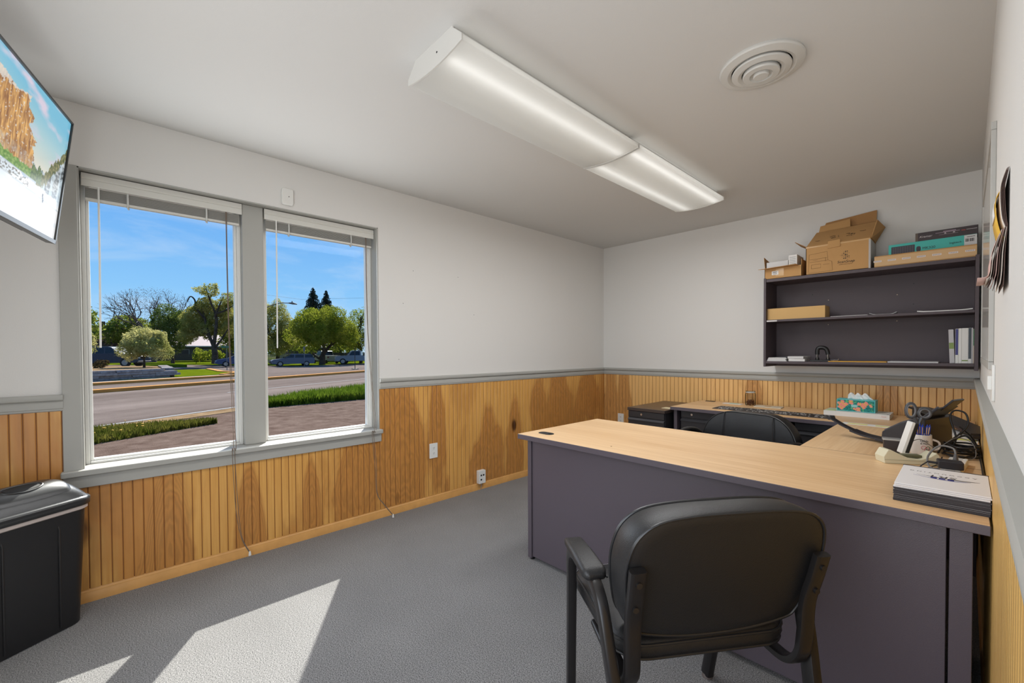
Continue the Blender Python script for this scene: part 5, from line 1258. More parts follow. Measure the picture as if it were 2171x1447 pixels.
# ------------------------------------------------------------------ right wall
t = thing('whiteboard', 'framed glossy whiteboard on the side wall seen edge on', 'whiteboard', (XR, 2.72, 1.17))
MB().box(-0.010, 0, -0.56, 0.56, 0.0, 0.80).build('panel', mat('glossy_white_board', (200, 196, 188), 0.12, spec=0.5), t)
M_al = mat('aluminium_frame', (178, 176, 170), 0.4)
for a in ((-0.013, 0, -0.575, 0.575, 0.785, 0.812), (-0.013, 0, -0.575, 0.575, -0.012, 0.015), (-0.0128, 0, -0.5745, -0.55, 0.0152, 0.7848), (-0.0128, 0, 0.55, 0.5745, 0.0152, 0.7848)):
    MB().box(*a).build('frame_rail', M_al, t, bevel=0.002)
t = thing('light_switch', 'white switch plate low on the side wall above the chair rail', 'switch', (XR, 2.06, 1.120))
MB().prism(rrect(-0.036, 0.036, -0.058, 0.058, 0.005, 3), -0.007, 0, axis='x').build('plate', M_white, t, bevel=0.002)
MB().box(-0.016, -0.006, -0.012, 0.012, -0.022, 0.022).build('toggle', M_white, t, bevel=0.002)
t = thing('wall_calendar', 'open paper calendar with yellow leaflet curling off the side wall', 'calendar', (XR, 1.56, 1.50))
M_brown = mat('dark_brown_page', (92, 70, 62), 0.7); M_ylw = mat('amber_leaflet', (222, 176, 60), 0.6); M_cpage = mat('cream_page', (222, 210, 196), 0.7); M_pink = mat('pink_page', (206, 170, 160), 0.7)
def page(prof, y0, y1, m, nm):
    """curved sheet: prof of (distance off wall, z)"""
    P = smooth_path([(-d_, 0, z_) for d_, z_ in prof], 5)
    mb = MB(); n = len(P); vs = [(p.x, y0, p.z) for p in P] + [(p.x, y1, p.z) for p in P]
    mb.add(vs, [(i, i+1, n+i+1, n+i) for i in range(n-1)]); o = mb.build(nm, m, t, smooth=True, angle=80)
    s_ = o.modifiers.new('thick', 'SOLIDIFY'); s_.thickness = 0.0008
for k in range(4): page([(0.002+0.0012*k, 0.13), (0.008+0.002*k, 0.09), (0.006+0.002*k, 0.03), (0.003+0.001*k, 0.0)], -0.11+0.004*k, 0.10, M_brown if k < 3 else M_cpage, 'upper_page')
page([(0.010, 0.095), (0.020, 0.07), (0.019, 0.03), (0.012, -0.01), (0.006, -0.02)], -0.08, 0.08, M_ylw, 'yellow_leaflet')
page([(0.0105, 0.088), (0.022, 0.065), (0.021, 0.035)], -0.055, 0.055, M_paper, 'white_leaflet')
for k in range(7): page([(0.003+0.0012*k, 0.0), (0.006+0.003*k, -0.05), (0.007+0.0036*k, -0.10), (0.008+0.0048*k+(0.010 if k == 6 else 0), -0.130+0.004*k)], -0.11+0.006*k, 0.105, (M_brown, M_cpage, M_brown, M_pink, M_brown, M_cpage, M_pink)[k], 'lower_page')
# small holes left by old hooks on the window wall
for k, (y_, z_) in enumerate(((1.75, 1.86), (2.35, 1.55), (1.66, 1.60), (2.18, 1.86), (1.62, 1.17))):
    MB().tube([(XW-0.001, y_, z_), (XW+0.0008, y_, z_)], 0.0028, 8).build('nail_hole', M_ink, wall_left)
# ------------------------------------------------------------------ street outside: s runs along the road, t away from the building
U_, N_ = Vector((-0.5, 0.866, 0)), Vector((-0.866, -0.5, 0))
GZ = -0.40
def ST(s, t, z=GZ): return U_*s + N_*t + Vector((0, 0, z))
STROT = math.atan2(U_.y, U_.x)
rng = random.Random(11)
def rough_ground(name, c0, c1, scale=6.0, fine=60.0, streak=None, spots=None):
    m, nt, b = nodes_of(name); N = nt.nodes.new; L = nt.links.new
    g = N('ShaderNodeNewGeometry')
    n1 = N('ShaderNodeTexNoise'); n1.inputs['Scale'].default_value = scale; n1.inputs['Detail'].default_value = 6; n1.inputs['Roughness'].default_value = 0.7
    L(g.outputs['Position'], n1.inputs['Vector'])
    r = N('ShaderNodeValToRGB'); r.color_ramp.elements[0].position = 0.3; r.color_ramp.elements[1].position = 0.7
    r.color_ramp.elements[0].color = lin(*c0); r.color_ramp.elements[1].color = lin(*c1)
    val = n1.outputs[0]
    if streak:
        # tyre-darkened bands along the road
        vm = N('ShaderNodeVectorMath'); vm.operation = 'DOT_PRODUCT'; vm.inputs[1].default_value = tuple(N_); L(g.outputs['Position'], vm.inputs[0])
        va = N('ShaderNodeVectorMath'); va.operation = 'DOT_PRODUCT'; va.inputs[1].default_value = tuple(U_*0.04); L(g.outputs['Position'], va.inputs[0])
        cb = N('ShaderNodeCombineXYZ'); L(vm.outputs['Value'], cb.inputs[0]); L(va.outputs['Value'], cb.inputs[1])
        n2 = N('ShaderNodeTexNoise'); n2.inputs['Scale'].default_value = streak; n2.inputs['Detail'].default_value = 4; L(cb.outputs[0], n2.inputs['Vector'])
        mx = N('ShaderNodeMix'); mx.data_type = 'FLOAT'; mx.inputs[0].default_value = 0.75; L(val, mx.inputs[2]); L(n2.outputs[0], mx.inputs[3]); val = mx.outputs[0]
    L(val, r.inputs[0]); L(r.outputs[0], b.inputs['Base Color'])
    b.inputs['Roughness'].default_value = 1.0; _sock(b, 'Specular IOR Level').default_value = 0.0
    n3 = N('ShaderNodeTexNoise'); n3.inputs['Scale'].default_value = fine; L(g.outputs['Position'], n3.inputs['Vector'])
    bp = N('ShaderNodeBump'); bp.inputs['Strength'].default_value = 0.6; bp.inputs['Distance'].default_value = 0.02; L(n3.outputs[0], bp.inputs['Height']); L(bp.outputs[0], b.inputs['Normal'])
    return m
M_lot = rough_ground('brown_gravelly_asphalt', (80, 64, 56), (114, 97, 87), 3.0, 45)
M_road = rough_ground('worn_road_asphalt', (88, 77, 71), (126, 113, 106), 2.0, 40, streak=0.55)
M_walk = rough_ground('concrete_walk', (124, 116, 108), (146, 138, 130), 2.0, 30)
M_soil = rough_ground('dry_roadside_soil', (108, 86, 62), (144, 120, 92), 4.0, 30)
M_lawn = rough_ground('lawn_turf', (66, 78, 12), (96, 106, 20), 1.2, 40)
M_earth = rough_ground('distant_ground', (70, 74, 40), (98, 96, 60), 0.4, 20)
M_yellow = mat('faded_yellow_curb_paint', (186, 128, 66), rough=0.9, spec=0.1, var=0.25, vscale=1.5)
M_line = mat('white_road_line', (150, 148, 144), rough=0.9, spec=0.1, var=0.1, vscale=3)
def slab(name, poly, z0, z1, m, label):
    return struct(MB().prism([tuple(ST(s, t)[:2]) for s, t in poly], z0, z1, axis='z').build(name, m), label)
slab('ground', [(-220, -120), (260, -120), (260, 260), (-220, 260)], GZ-0.6, GZ-0.06, M_earth, 'open ground beyond the street')
slab('parking_lot', [(-60, -30), (120, -30), (120, 11.35), (-60, 11.35)], GZ-0.06, GZ, M_lot, 'brown gravelly asphalt lot outside the window')
slab('road', [(-100, 11.35), (160, 11.35), (160, 26.8), (-100, 26.8)], GZ-0.07, GZ-0.01, M_road, 'worn grey asphalt road')
slab('road_line', [(-100, 11.60), (160, 11.60), (160, 11.72), (-100, 11.72)], GZ-0.01, GZ-0.006, M_line, 'white edge line on the near side of the road')
slab('road_line', [(13.5, 16.2), (160, 16.2), (160, 16.30), (13.5, 16.30)], GZ-0.01, GZ-0.006, M_line, 'thin white lane line in the middle of the road')
slab('road_curb', [(-100, 21.3), (160, 21.3), (160, 21.75), (-100, 21.75)], GZ-0.01, GZ+0.13, M_yellow, 'long faded yellow curb across the road')
slab('sidewalk', [(-100, 26.8), (24.0, 26.8), (24.0, 29.0), (-100, 29.0)], GZ-0.06, GZ+0.04, M_walk, 'concrete walk in front of the stone wall')
slab('road_curb', [(-100, 26.5), (24.6, 26.5), (24.6, 26.85), (-100, 26.85)], GZ-0.01, GZ+0.12, M_yellow, 'second yellow curb along the far walk')
slab('side_street', [(24.0, 26.8), (120, 26.8), (120, 120), (33.0, 60), (27, 34)], GZ-0.05, GZ, M_road, 'grey side street across the road')
slab('corner_lawn', [(17.5, 29.0), (23.4, 29.0), (26.0, 30.5), (27.0, 33.5), (31.0, 40.0), (22, 46), (12, 46), (12, 34)], GZ-0.05, GZ+0.06, M_lawn, 'mown green corner lawn behind the far walk')
slab('corner_curb', [(23.3, 28.8), (23.6, 28.7), (26.3, 30.2), (27.4, 33.4), (31.4, 39.8), (31.0, 40.0), (27.0, 33.5), (26.0, 30.5)], GZ-0.05, GZ+0.12, M_yellow, 'rounded corner curb at the side street')
slab('driveway', [(10, 40), (33, 43), (33, 46.5), (10, 46.5)], GZ+0.0, GZ+0.13, M_road, 'grey drive between the lawns')
slab('far_lawn', [(-60, 46.5), (34, 46.5), (42, 62), (45, 110), (-60, 110)], GZ-0.05, GZ+0.36, M_lawn, 'far lawn under the big tree')
slab('roadside_lawn', [(41, 38.5), (100, 34), (100, 110), (50, 110), (43, 60)], GZ-0.05, GZ+0.05, M_lawn, 'lawn beyond the side street')
slab('raised_bed', [(-60, 29.7), (20.3, 29.7), (25.2, 37.5), (24, 43), (-60, 43)], GZ-0.05, 0.16, M_soil, 'raised planting bed behind the stone wall')
slab('car_park', [(-60, 42.6), (24, 42.6), (30, 46), (31, 54), (24, 66), (-60, 66)], GZ-0.05, 0.0, M_lot, 'raised car park behind the planting bed')
slab('soil_strip', [(3.0, 10.9), (12.5, 10.6), (40, 10.8), (40, 11.36), (3.0, 11.36)], GZ, GZ+0.012, M_soil, 'dry soil along the road edge')

# ---- stone retaining wall: every stone a part
M_stone = rough_ground('grey_ledge_stone', (104, 98, 98), (146, 140, 138), 5.0, 18)
RW = thing('stone_wall', 'low dry stacked grey stone retaining wall across the road', 'wall', tuple(ST(5, 29.3, GZ)), STROT)
smeshes = []
for k in range(6):
    w = 0.75 + 0.18*k; mb = MB(); r2 = random.Random(k)
    pts = [(-w/2, -0.30), (w/2, -0.30+r2.uniform(-.03, .03)), (w/2, 0.30), (-w/2, 0.30)]
    mb.loft([[(x+r2.uniform(-.02, .02), y_+r2.uniform(-.04, .04), z) for x, y_ in pts] for z in (0.0, 0.14)])
    smeshes.append((w, mb.mesh('stone', M_stone)))
for c in range(4):
    s = -16.0 + 0.3*c
    while s < 15.2 - (0.7 if c == 3 else 0):
        w, me = rng.choice(smeshes)
        o = bpy.data.objects.new('stone', me); COL.objects.link(o); o.parent = RW
        o.location = (s + w/2 - 0.0, -0.02*c + rng.uniform(-.03, .03) + 0.32, 0.04 + 0.148*c); o.rotation_euler = (0, 0, rng.uniform(-.03, .03)); s += w + 0.02

for c in range(4):
    q = 0.2*c
    while q < 8.6:
        w, me = rng.choice(smeshes); f = (q + w/2)/9.21
        o = bpy.data.objects.new('stone', me); COL.objects.link(o); o.parent = RW
        o.location = (15.3 + 4.9*f + 0.25, 0.4 + 7.8*f, 0.04 + 0.148*c); o.rotation_euler = (0, 0, math.atan2(7.8, 4.9) + rng.uniform(-.03, .03)); q += w + 0.02
# ---- grass blades, dandelions
def blades(name, poly_fn, n, h0, h1, cols, label, lean=0.35, w=0.012):
    vs = []; fs = []
    r2 = random.Random(hash(name) % 1000 if False else len(name)*7)
    for _ in range(n):
        s, t, k = poly_fn(r2); p = ST(s, t, GZ); h = r2.uniform(h0, h1)*k; a = r2.uniform(0, 6.283); ww = w*r2.uniform(0.7, 1.5)
        d = Vector((math.cos(a), math.sin(a), 0))*ww; l = Vector((r2.uniform(-1, 1), r2.uniform(-1, 1), 0))*lean*h
        o = len(vs); vs += [p-d, p+d, p+d*0.6+l*0.5+Vector((0, 0, h*0.65)), p+l+Vector((0, 0, h))]
        fs += [(o, o+1, o+2), (o, o+2, o+3)]
    m, nt, b = nodes_of(name + '_blade'); N = nt.nodes.new; L = nt.links.new
    nt.nodes.remove(b)
    out = nt.nodes['Material Output']; df = N('ShaderNodeBsdfDiffuse'); tl = N('ShaderNodeBsdfTranslucent'); mx = N('ShaderNodeMixShader'); mx.inputs[0].default_value = 0.45
    g = N('ShaderNodeNewGeometry'); n1 = N('ShaderNodeTexNoise'); n1.inputs['Scale'].default_value = 3.0; L(g.outputs['Position'], n1.inputs['Vector'])
    cr_ = N('ShaderNodeValToRGB'); cr_.color_ramp.elements[0].position = 0.35; cr_.color_ramp.elements[1].position = 0.65; cr_.color_ramp.elements[0].color = lin(*cols[0]); cr_.color_ramp.elements[1].color = lin(*cols[1])
    L(n1.outputs[0], cr_.inputs[0]); L(cr_.outputs[0], df.inputs[0]); L(cr_.outputs[0], tl.inputs[0]); L(df.outputs[0], mx.inputs[1]); L(tl.outputs[0], mx.inputs[2]); L(mx.outputs[0], out.inputs[0])
    me = bpy.data.meshes.new(name); me.from_pydata([tuple(v) for v in vs], [], fs); me.materials.append(m)
    o = bpy.data.objects.new(name, me); COL.objects.link(o)
    return stuff(o, label, 'grass')
def left_strip(r):
    s = r.uniform(2.0, 7.5); t = 9.35 + 1.75*r.random()*(1 if s < 6.0 else max(0.12, (7.7-s)/1.7)); return s, t, 1.0
def right_strip(r):
    s = r.uniform(9.6, 26.0); lo = 10.6 - 0.55*min(4, max(0, s-10.0))*1.0; t = r.uniform(max(8.0, lo), 11.15); return s, t, 0.6+0.4*min(1, (s-9.6)/2)
blades('weedy_grass', left_strip, 16000, 0.06, 0.17, ((66, 74, 24), (104, 100, 44)), 'short weedy grass strip with dandelions beside the lot')
blades('tall_grass', right_strip, 42000, 0.16, 0.40, ((56, 80, 18), (98, 118, 34)), 'tall green grass verge outside the narrower window', w=0.016)
dmesh = MB()
dmesh.lathe([(0.0, 0.0), (0.017, 0.004), (0.020, 0.009), (0.014, 0.014), (0.0, 0.016)], 8)
M_dand = mat('dandelion_yellow', (186, 140, 4), rough=0.8)
dme = dmesh.mesh('dandelion', M_dand, smooth=True)
r2 = random.Random(3)
for k in range(24):
    s = r2.uniform(4.4, 6.6); t = r2.choice((r2.uniform(9.45, 9.9), r2.uniform(9.5, 10.9)))
    o = bpy.data.objects.new('dandelion', dme); COL.objects.link(o)
    o.location = ST(s, t, GZ+0.13+r2.uniform(-.02, .05)); o.rotation_euler = (r2.uniform(-.4, .4), r2.uniform(-.4, .4), 0); sc = r2.uniform(0.8, 1.5); o.scale = (sc, sc, sc)
    tag(o, 'yellow dandelion blooming in the weedy strip beside the lot', 'flower', 'dandelions in the weedy strip')

# ---- trees
M_bark = rough_ground('tree_bark', (50, 42, 36), (82, 72, 62), 2.5, 14)
def leaf_mat(name, c0, c1, trans=0.5):
    m, nt, b = nodes_of(name); N = nt.nodes.new; L = nt.links.new; nt.nodes.remove(b)
    out = nt.nodes['Material Output']; df = N('ShaderNodeBsdfDiffuse'); tl = N('ShaderNodeBsdfTranslucent'); mx = N('ShaderNodeMixShader'); mx.inputs[0].default_value = trans
    g = N('ShaderNodeNewGeometry'); n1 = N('ShaderNodeTexNoise'); n1.inputs['Scale'].default_value = 0.9; n1.inputs['Detail'].default_value = 4; L(g.outputs['Position'], n1.inputs['Vector'])
    cr_ = N('ShaderNodeValToRGB'); cr_.color_ramp.elements[0].position = 0.35; cr_.color_ramp.elements[1].position = 0.68
    cr_.color_ramp.elements[0].color = lin(*c0); cr_.color_ramp.elements[1].color = lin(*c1)
    L(n1.outputs[0], cr_.inputs[0]); L(cr_.outputs[0], df.inputs[0]); L(cr_.outputs[0], tl.inputs[0]); L(df.outputs[0], mx.inputs[1]); L(tl.outputs[0], mx.inputs[2]); L(mx.outputs[0], out.inputs[0])
    return m
M_leaf_pale = leaf_mat('pale_spring_leaf', (128, 130, 54), (176, 168, 98))
M_leaf_mid = leaf_mat('mid_green_leaf', (94, 110, 34), (146, 150, 64))
M_leaf_dark = leaf_mat('dark_green_leaf', (64, 82, 34), (108, 120, 54), 0.45)
M_leaf_yel = leaf_mat('yellow_green_leaf', (104, 118, 30), (152, 154, 56))
M_leaf_bush = leaf_mat('flowering_bush_leaf', (136, 138, 68), (204, 194, 130), 0.45)
M_needle = leaf_mat('spruce_needle', (38, 50, 46), (58, 70, 60), 0.2)
M_twig = mat('bare_twig', (74, 62, 58), rough=0.9)
def foliage(name, blobs, n, size, m, parent, seed):
    r = random.Random(seed); vs = []; fs = []
    tot = sum(b[3]*b[4]*b[5] for b in blobs)
    for (bx0, by0, bz0, rx, ry, rz) in blobs:
        k = max(8, int(n*rx*ry*rz/tot))
        for _ in range(k):
            while True:
                p = Vector((r.uniform(-1, 1), r.uniform(-1, 1), r.uniform(-1, 1)))
                if 0.25 < p.length < 1: break
            if r.random() < 0.4: p = p.normalized()*r.uniform(0.75, 1.05)
            c = Vector((bx0+p.x*rx, by0+p.y*ry, bz0+p.z*rz))
            c += noise.noise_vector(c*0.8)*0.5*min(1.0, rx) + noise.noise_vector(c*2.3)*0.25*min(1.0, rx)
            a = Vector((r.gauss(0, 1), r.gauss(0, 1), r.gauss(0, 1))).normalized(); b_ = a.cross(Vector((r.gauss(0, 1), r.gauss(0, 1), r.gauss(0, 1)))).normalized()
            s = size*r.uniform(0.6, 1.4); o = len(vs)
            vs += [c-a*s, c+b_*s*0.45, c+a*s, c-b_*s*0.45]; fs.append((o, o+1, o+2, o+3))
    me = bpy.data.meshes.new(name); me.from_pydata([tuple(v) for v in vs], [], fs); me.materials.append(m)
    o = bpy.data.objects.new(name, me); COL.objects.link(o); o.parent = parent
    return o
def limbs(name, paths, parent, m=None):
    mb = MB()
    for pts, r0, r1 in paths:
        P = smooth_path(pts, 4); n = len(P); mb.tube(P, [r0+(r1-r0)*i/(n-1) for i in range(n)], 7)
    return mb.build(name, m or M_bark, parent, smooth=True)
def grow(p, d, length, rad, depth, out, r, spread=0.6, up=0.15, kids=(2, 3), taper=0.62):
    """recursive branches as (pts, r0, r1)"""
    d = d.normalized(); q = p + d*length
    mid = p + d*length*0.5 + Vector((r.gauss(0, 1), r.gauss(0, 1), r.gauss(0, 1)))*length*0.05
    out.append(([p, mid, q], rad, rad*taper))
    if depth == 0: return
    for _ in range(r.choice(kids)):
        nd = (d + Vector((r.gauss(0, 1), r.gauss(0, 1), r.gauss(0, 1)))*spread + Vector((0, 0, up))).normalized()
        grow(q - d*length*r.uniform(0, 0.25), nd, length*r.uniform(0.62, 0.85), rad*taper, depth-1, out, r, spread, up, kids, taper)
def wpt(px_dir, dep, z=0.0): return None
def tree(name, label, loc, blobs, n, size, m, seed, trunk_h, trunk_r, group='trees across the road', depth=3, spread=0.55, stem=None):
    t = thing(name, label, 'tree', loc, 0, group)
    r = random.Random(seed); out = []
    if stem: out += stem
    else: grow(Vector((0, 0, -0.1)), Vector((r.uniform(-.1, .1), r.uniform(-.1, .1), 1)), trunk_h, trunk_r, depth, out, r, spread)
    limbs('trunk', out, t)
    foliage('foliage', blobs, n, size, m, t, seed+1)
    return t
def cam_pt(px, dep, z):
    """a point at the given depth in front of the camera, seen in column px"""
    k = (px-1085.5)/FPX
    p = Vector((0, 0, CAM_H)) + _fw*dep + _rt*(k*dep); p.z = z; return p
# big spreading tree left of the post
b0 = cam_pt(455, 50, -0.04)
side = _rt.copy()
def off(a, b=0.0, z=0.0): return _rt*a + Vector((_fw.x, _fw.y, 0)).normalized()*b + Vector((0, 0, z))
def O3(a, b, z, rx, ry, rz): v = off(a, b, z); return (v.x, v.y, v.z, rx, ry, rz)
stemA = [([off(0), off(0.05, 0, 1.2), off(-0.1, 0, 2.0)], 0.34, 0.28), ([off(-0.1, 0, 2.0), off(-0.7, 0, 3.6), off(-1.2, 0.2, 5.2), off(-1.5, 0.3, 6.6)], 0.19, 0.07),
         ([off(-0.1, 0, 2.0), off(0.2, 0, 4.0), off(0.1, 0.2, 5.6), off(-0.5, 0.2, 7.2), off(-0.9, 0, 8.8)], 0.21, 0.05), ([off(0.1, 0, 5.4), off(0.6, 0, 6.6), off(1.1, 0, 7.8)], 0.13, 0.04),
         ([off(0.1, 0, 1.9), off(0.9, 0, 2.9), off(1.6, 0, 4.0)], 0.15, 0.06), ([off(-1.2, 0.2, 5.2), off(-2.0, 0, 6.4), off(-2.2, 0, 7.4), off(-2.7, 0, 7.8), off(-3.1, 0, 7.2)], 0.12, 0.05),
         ([off(-0.6, 0, 3.2), off(-1.9, 0, 3.9), off(-3.2, 0, 4.0)], 0.12, 0.04), ([off(0.2, 0, 5.8), off(1.4, 0, 6.2), off(2.3, 0, 6.8)], 0.12, 0.04)]
tree('spreading_tree', 'big spreading tree with twisted limbs and pale green leaves on the far lawn', b0,
     [O3(-2.9, 0.8, 4.9, 1.6, 1.5, 1.7), O3(-1.7, 1.0, 4.1, 1.7, 1.4, 1.1), O3(-3.3, 0.8, 3.7, 1.3, 1.2, 0.9), O3(-0.6, 1.5, 5.2, 1.6, 1.4, 1.5), O3(1.5, 1.3, 4.5, 1.3, 1.2, 1.4), O3(-1.6, 0.7, 6.8, 1.3, 1.0, 0.8), O3(-0.6, 0.4, 8.6, 1.1, 0.9, 0.7), O3(-1.8, 0.5, 8.5, 0.8, 0.7, 0.5), O3(1.5, 0.5, 7.6, 1.0, 0.9, 0.7), O3(2.4, 0.4, 6.9, 0.8, 0.7, 0.6), O3(0.4, 1.0, 7.2, 0.8, 0.8, 0.6), O3(-1.0, 1.2, 6.3, 1.5, 1.1, 1.1), O3(0.7, 1.2, 6.2, 1.3, 1.0, 1.0), O3(-2.6, 1.0, 6.2, 1.2, 1.0, 0.9), O3(-3.4, 0.6, 3.0, 1.0, 0.9, 0.7)],
     46000, 0.085, M_leaf_pale, 21, 0, 0, stem=stemA)
# bare tree
tb = thing('bare_tree', 'tall leafless tree with a broad twiggy crown behind the flowering bush', 'tree', cam_pt(325, 62, -0.06), 0, 'trees across the road')
out = []; r = random.Random(5)
for k in range(5):
    a = 6.283*k/5 + 0.4
    grow(Vector((0, 0, 2.2)), Vector((math.cos(a)*0.55, math.sin(a)*0.55, 1.0)), 2.8, 0.20, 5, out, r, 0.40, 0.10, (2, 3), 0.60)
out.append(([Vector((0, 0, -0.1)), Vector((0.1, 0, 1.2)), Vector((0, 0, 2.4))], 0.42, 0.34))
limbs('branches', out, tb, M_twig)
foliage('buds', [O3(0, 0, 7.6, 4.8, 4.4, 3.0)], 4500, 0.06, leaf_mat('budding_brown', (80, 66, 58), (112, 92, 76), 0.3), tb, 8)
# dark tree between
tree('dark_tree', 'dense dark green tree between the bare tree and the spreading tree', cam_pt(366, 54, -0.04), [O3(0, 0, 3.6, 2.3, 2.2, 2.2), O3(-0.6, 0, 5.6, 1.6, 1.6, 1.6), O3(1.0, 0, 5.0, 1.5, 1.5, 1.6), O3(-1.4, 0, 2.6, 1.5, 1.5, 1.2)], 19000, 0.10, M_leaf_dark, 31, 2.0, 0.22)
# background belt, left window
tree('background_tree', 'green tree rising behind the brown roofed house', cam_pt(268, 74, -0.06), [O3(0, 0, 5.6, 2.8, 2.6, 2.2), O3(-2.4, 0, 4.6, 2.0, 2.0, 1.8), O3(2.6, 0, 5.2, 2.2, 2.0, 2.0)], 4200, 0.24, M_leaf_mid, 41, 3.4, 0.3)
tree('background_tree', 'green tree at the left edge of the larger window', cam_pt(172, 62, -0.06), [O3(0, 0, 5.0, 2.4, 2.2, 2.4), O3(0.8, 0, 6.8, 1.4, 1.4, 1.4), O3(-2.5, 0, 5.5, 2.5, 2.2, 2.8)], 3800, 0.22, M_leaf_mid, 43, 3.0, 0.28)
tree('background_tree', 'green tree farthest left beyond the window frame', cam_pt(95, 66, -0.06), [O3(0, 0, 5.0, 3.4, 3.0, 3.4)], 2600, 0.26, M_leaf_mid, 44, 3.0, 0.3)
tree('background_tree', 'yellow green tree hidden partly by the window post', cam_pt(510, 60, -0.04), [O3(0, 0, 4.6, 2.6, 2.4, 3.0), O3(1.6, 0, 6.6, 1.8, 1.6, 1.6), O3(-1.0, 0, 3.0, 2.0, 1.8, 1.6)], 17000, 0.11, M_leaf_yel, 47, 3.0, 0.3)
# right window
tree('drooping_tree', 'pale drooping tree beside the white picket fence', cam_pt(585, 60, -0.35), [O3(0, 0, 5.0, 2.4, 2.2, 3.2), O3(-1.6, 0, 6.6, 1.8, 1.6, 2.2), O3(1.7, 0, 4.2, 1.8, 1.6, 2.4), O3(0.6, 0, 2.6, 2.4, 2.0, 1.2), O3(0.2, 0, 7.8, 1.3, 1.2, 1.1)], 36000, 0.082, M_leaf_pale, 51, 3.2, 0.26)
tree('round_tree', 'broad round crowned green tree at the side street kerb', cam_pt(683, 55, -0.35), [O3(-0.4, 0, 4.7, 3.6, 3.2, 2.0), O3(-1.6, 0, 5.9, 1.9, 1.8, 1.2), O3(1.4, 0, 6.2, 1.9, 1.8, 1.3), O3(2.6, 0, 4.4, 2.0, 1.8, 1.7), O3(-3.2, 0, 3.6, 1.3, 1.4, 1.2), O3(0.2, -1.4, 3.9, 2.6, 1.6, 1.5), O3(3.8, 0, 3.6, 1.2, 1.2, 1.1), O3(-2.0, 0.6, 2.7, 1.6, 1.2, 0.8), O3(2.4, 0.6, 2.7, 1.6, 1.2, 0.8)], 46000, 0.09, M_leaf_yel, 53, 1.5, 0.42, spread=0.75)
tree('edge_tree', 'light green tree at the right edge of the narrower window', cam_pt(765, 62, -0.35), [O3(0, 0, 4.8, 2.4, 2.2, 3.0), O3(-1.2, 0, 3.4, 2.0, 1.8, 1.8), O3(2.8, 0, 4.6, 2.8, 2.4, 3.0)], 18000, 0.10, M_leaf_yel, 57, 2.8, 0.26)
tree('edge_tree', 'light green tree farthest right beyond the window frame', cam_pt(850, 64, -0.35), [O3(0, 0, 4.8, 3.6, 3.0, 3.4)], 3000, 0.24, M_leaf_mid, 58, 2.8, 0.3)
tree('background_tree', 'low green tree filling in behind the round tree', cam_pt(720, 74, -0.35), [O3(0, 0, 3.6, 4.6, 3.0, 2.6), O3(-6, 0, 3.6, 3.6, 3.0, 2.4)], 4200, 0.26, M_leaf_mid, 59, 2.0, 0.3)
for k, (px_, dep_, lab) in enumerate(((320, 96, 'dim far tree showing behind the bare tree'), (400, 98, 'dim far tree behind the pink roofed house'), (465, 100, 'dim far tree right of the spreading trunk'), (610, 96, 'dim far tree behind the drooping tree'), (240, 98, 'dim far tree behind the brown roof'))):
    tree('far_tree', lab, cam_pt(px_, dep_, -0.2), [O3(0, 0, 3.8, 5.0, 3.0, 3.4), O3(-3.0, 0, 3.0, 3.0, 2.5, 2.6), O3(3.2, 0, 3.2, 3.0, 2.5, 2.8)], 3600, 0.30, M_leaf_mid, 80+k, 2.0, 0.3, group='far trees')
# conifers
def conifer(px, dep, top_z, base_r, label, seed):
    t = thing('spruce_tree', label, 'tree', cam_pt(px, dep, -0.3), 0, 'twin spruces')
    r = random.Random(seed); vs = []; fs = []; H = top_z + 0.3
    limbs('trunk', [([Vector((0, 0, 0)), Vector((0, 0, H*0.5)), Vector((0, 0, H))], 0.35, 0.02)], t)
    k = 0
    while k < 64:
        f = k/64; z = H*(0.25 + 0.75*f); R_ = base_r*(1-f)**0.85 + 0.12
        for j in range(11):
            a = r.uniform(0, 6.283); d = Vector((math.cos(a), math.sin(a), 0)); L0 = R_*r.uniform(0.7, 1.15)
            tip = d*L0 + Vector((0, 0, z - 0.28*L0)); root = Vector((0, 0, z)); sd_ = d.cross(Vector((0, 0, 1)))*0.28*L0**0.5
            for q in range(4):
                f0, f1 = q/4, (q+1)/4; c0 = root.lerp(tip, f0); c1 = root.lerp(tip, f1); o = len(vs)
                ww = sd_*(1.1-f0)*r.uniform(0.7, 1.2)
                vs += [c0, c1+ww+Vector((0, 0, -0.10)), c1, c1-ww+Vector((0, 0, -0.10))]; fs += [(o, o+1, o+2), (o, o+2, o+3)]
                vs += [c0, c1+Vector((0, 0, -0.34))]; fs.append((o, o+5, o+2))
        k += 1
    me = bpy.data.meshes.new('needles'); me.from_pydata([tuple(v) for v in vs], [], fs); me.materials.append(M_needle)
    o = bpy.data.objects.new('needles', me); COL.objects.link(o); o.parent = t
conifer(665, 98, 16.1, 4.4, 'taller dark spruce rising behind the round tree', 61)
conifer(693, 101, 15.9, 3.8, 'shorter dark spruce at the right of the pair', 62)
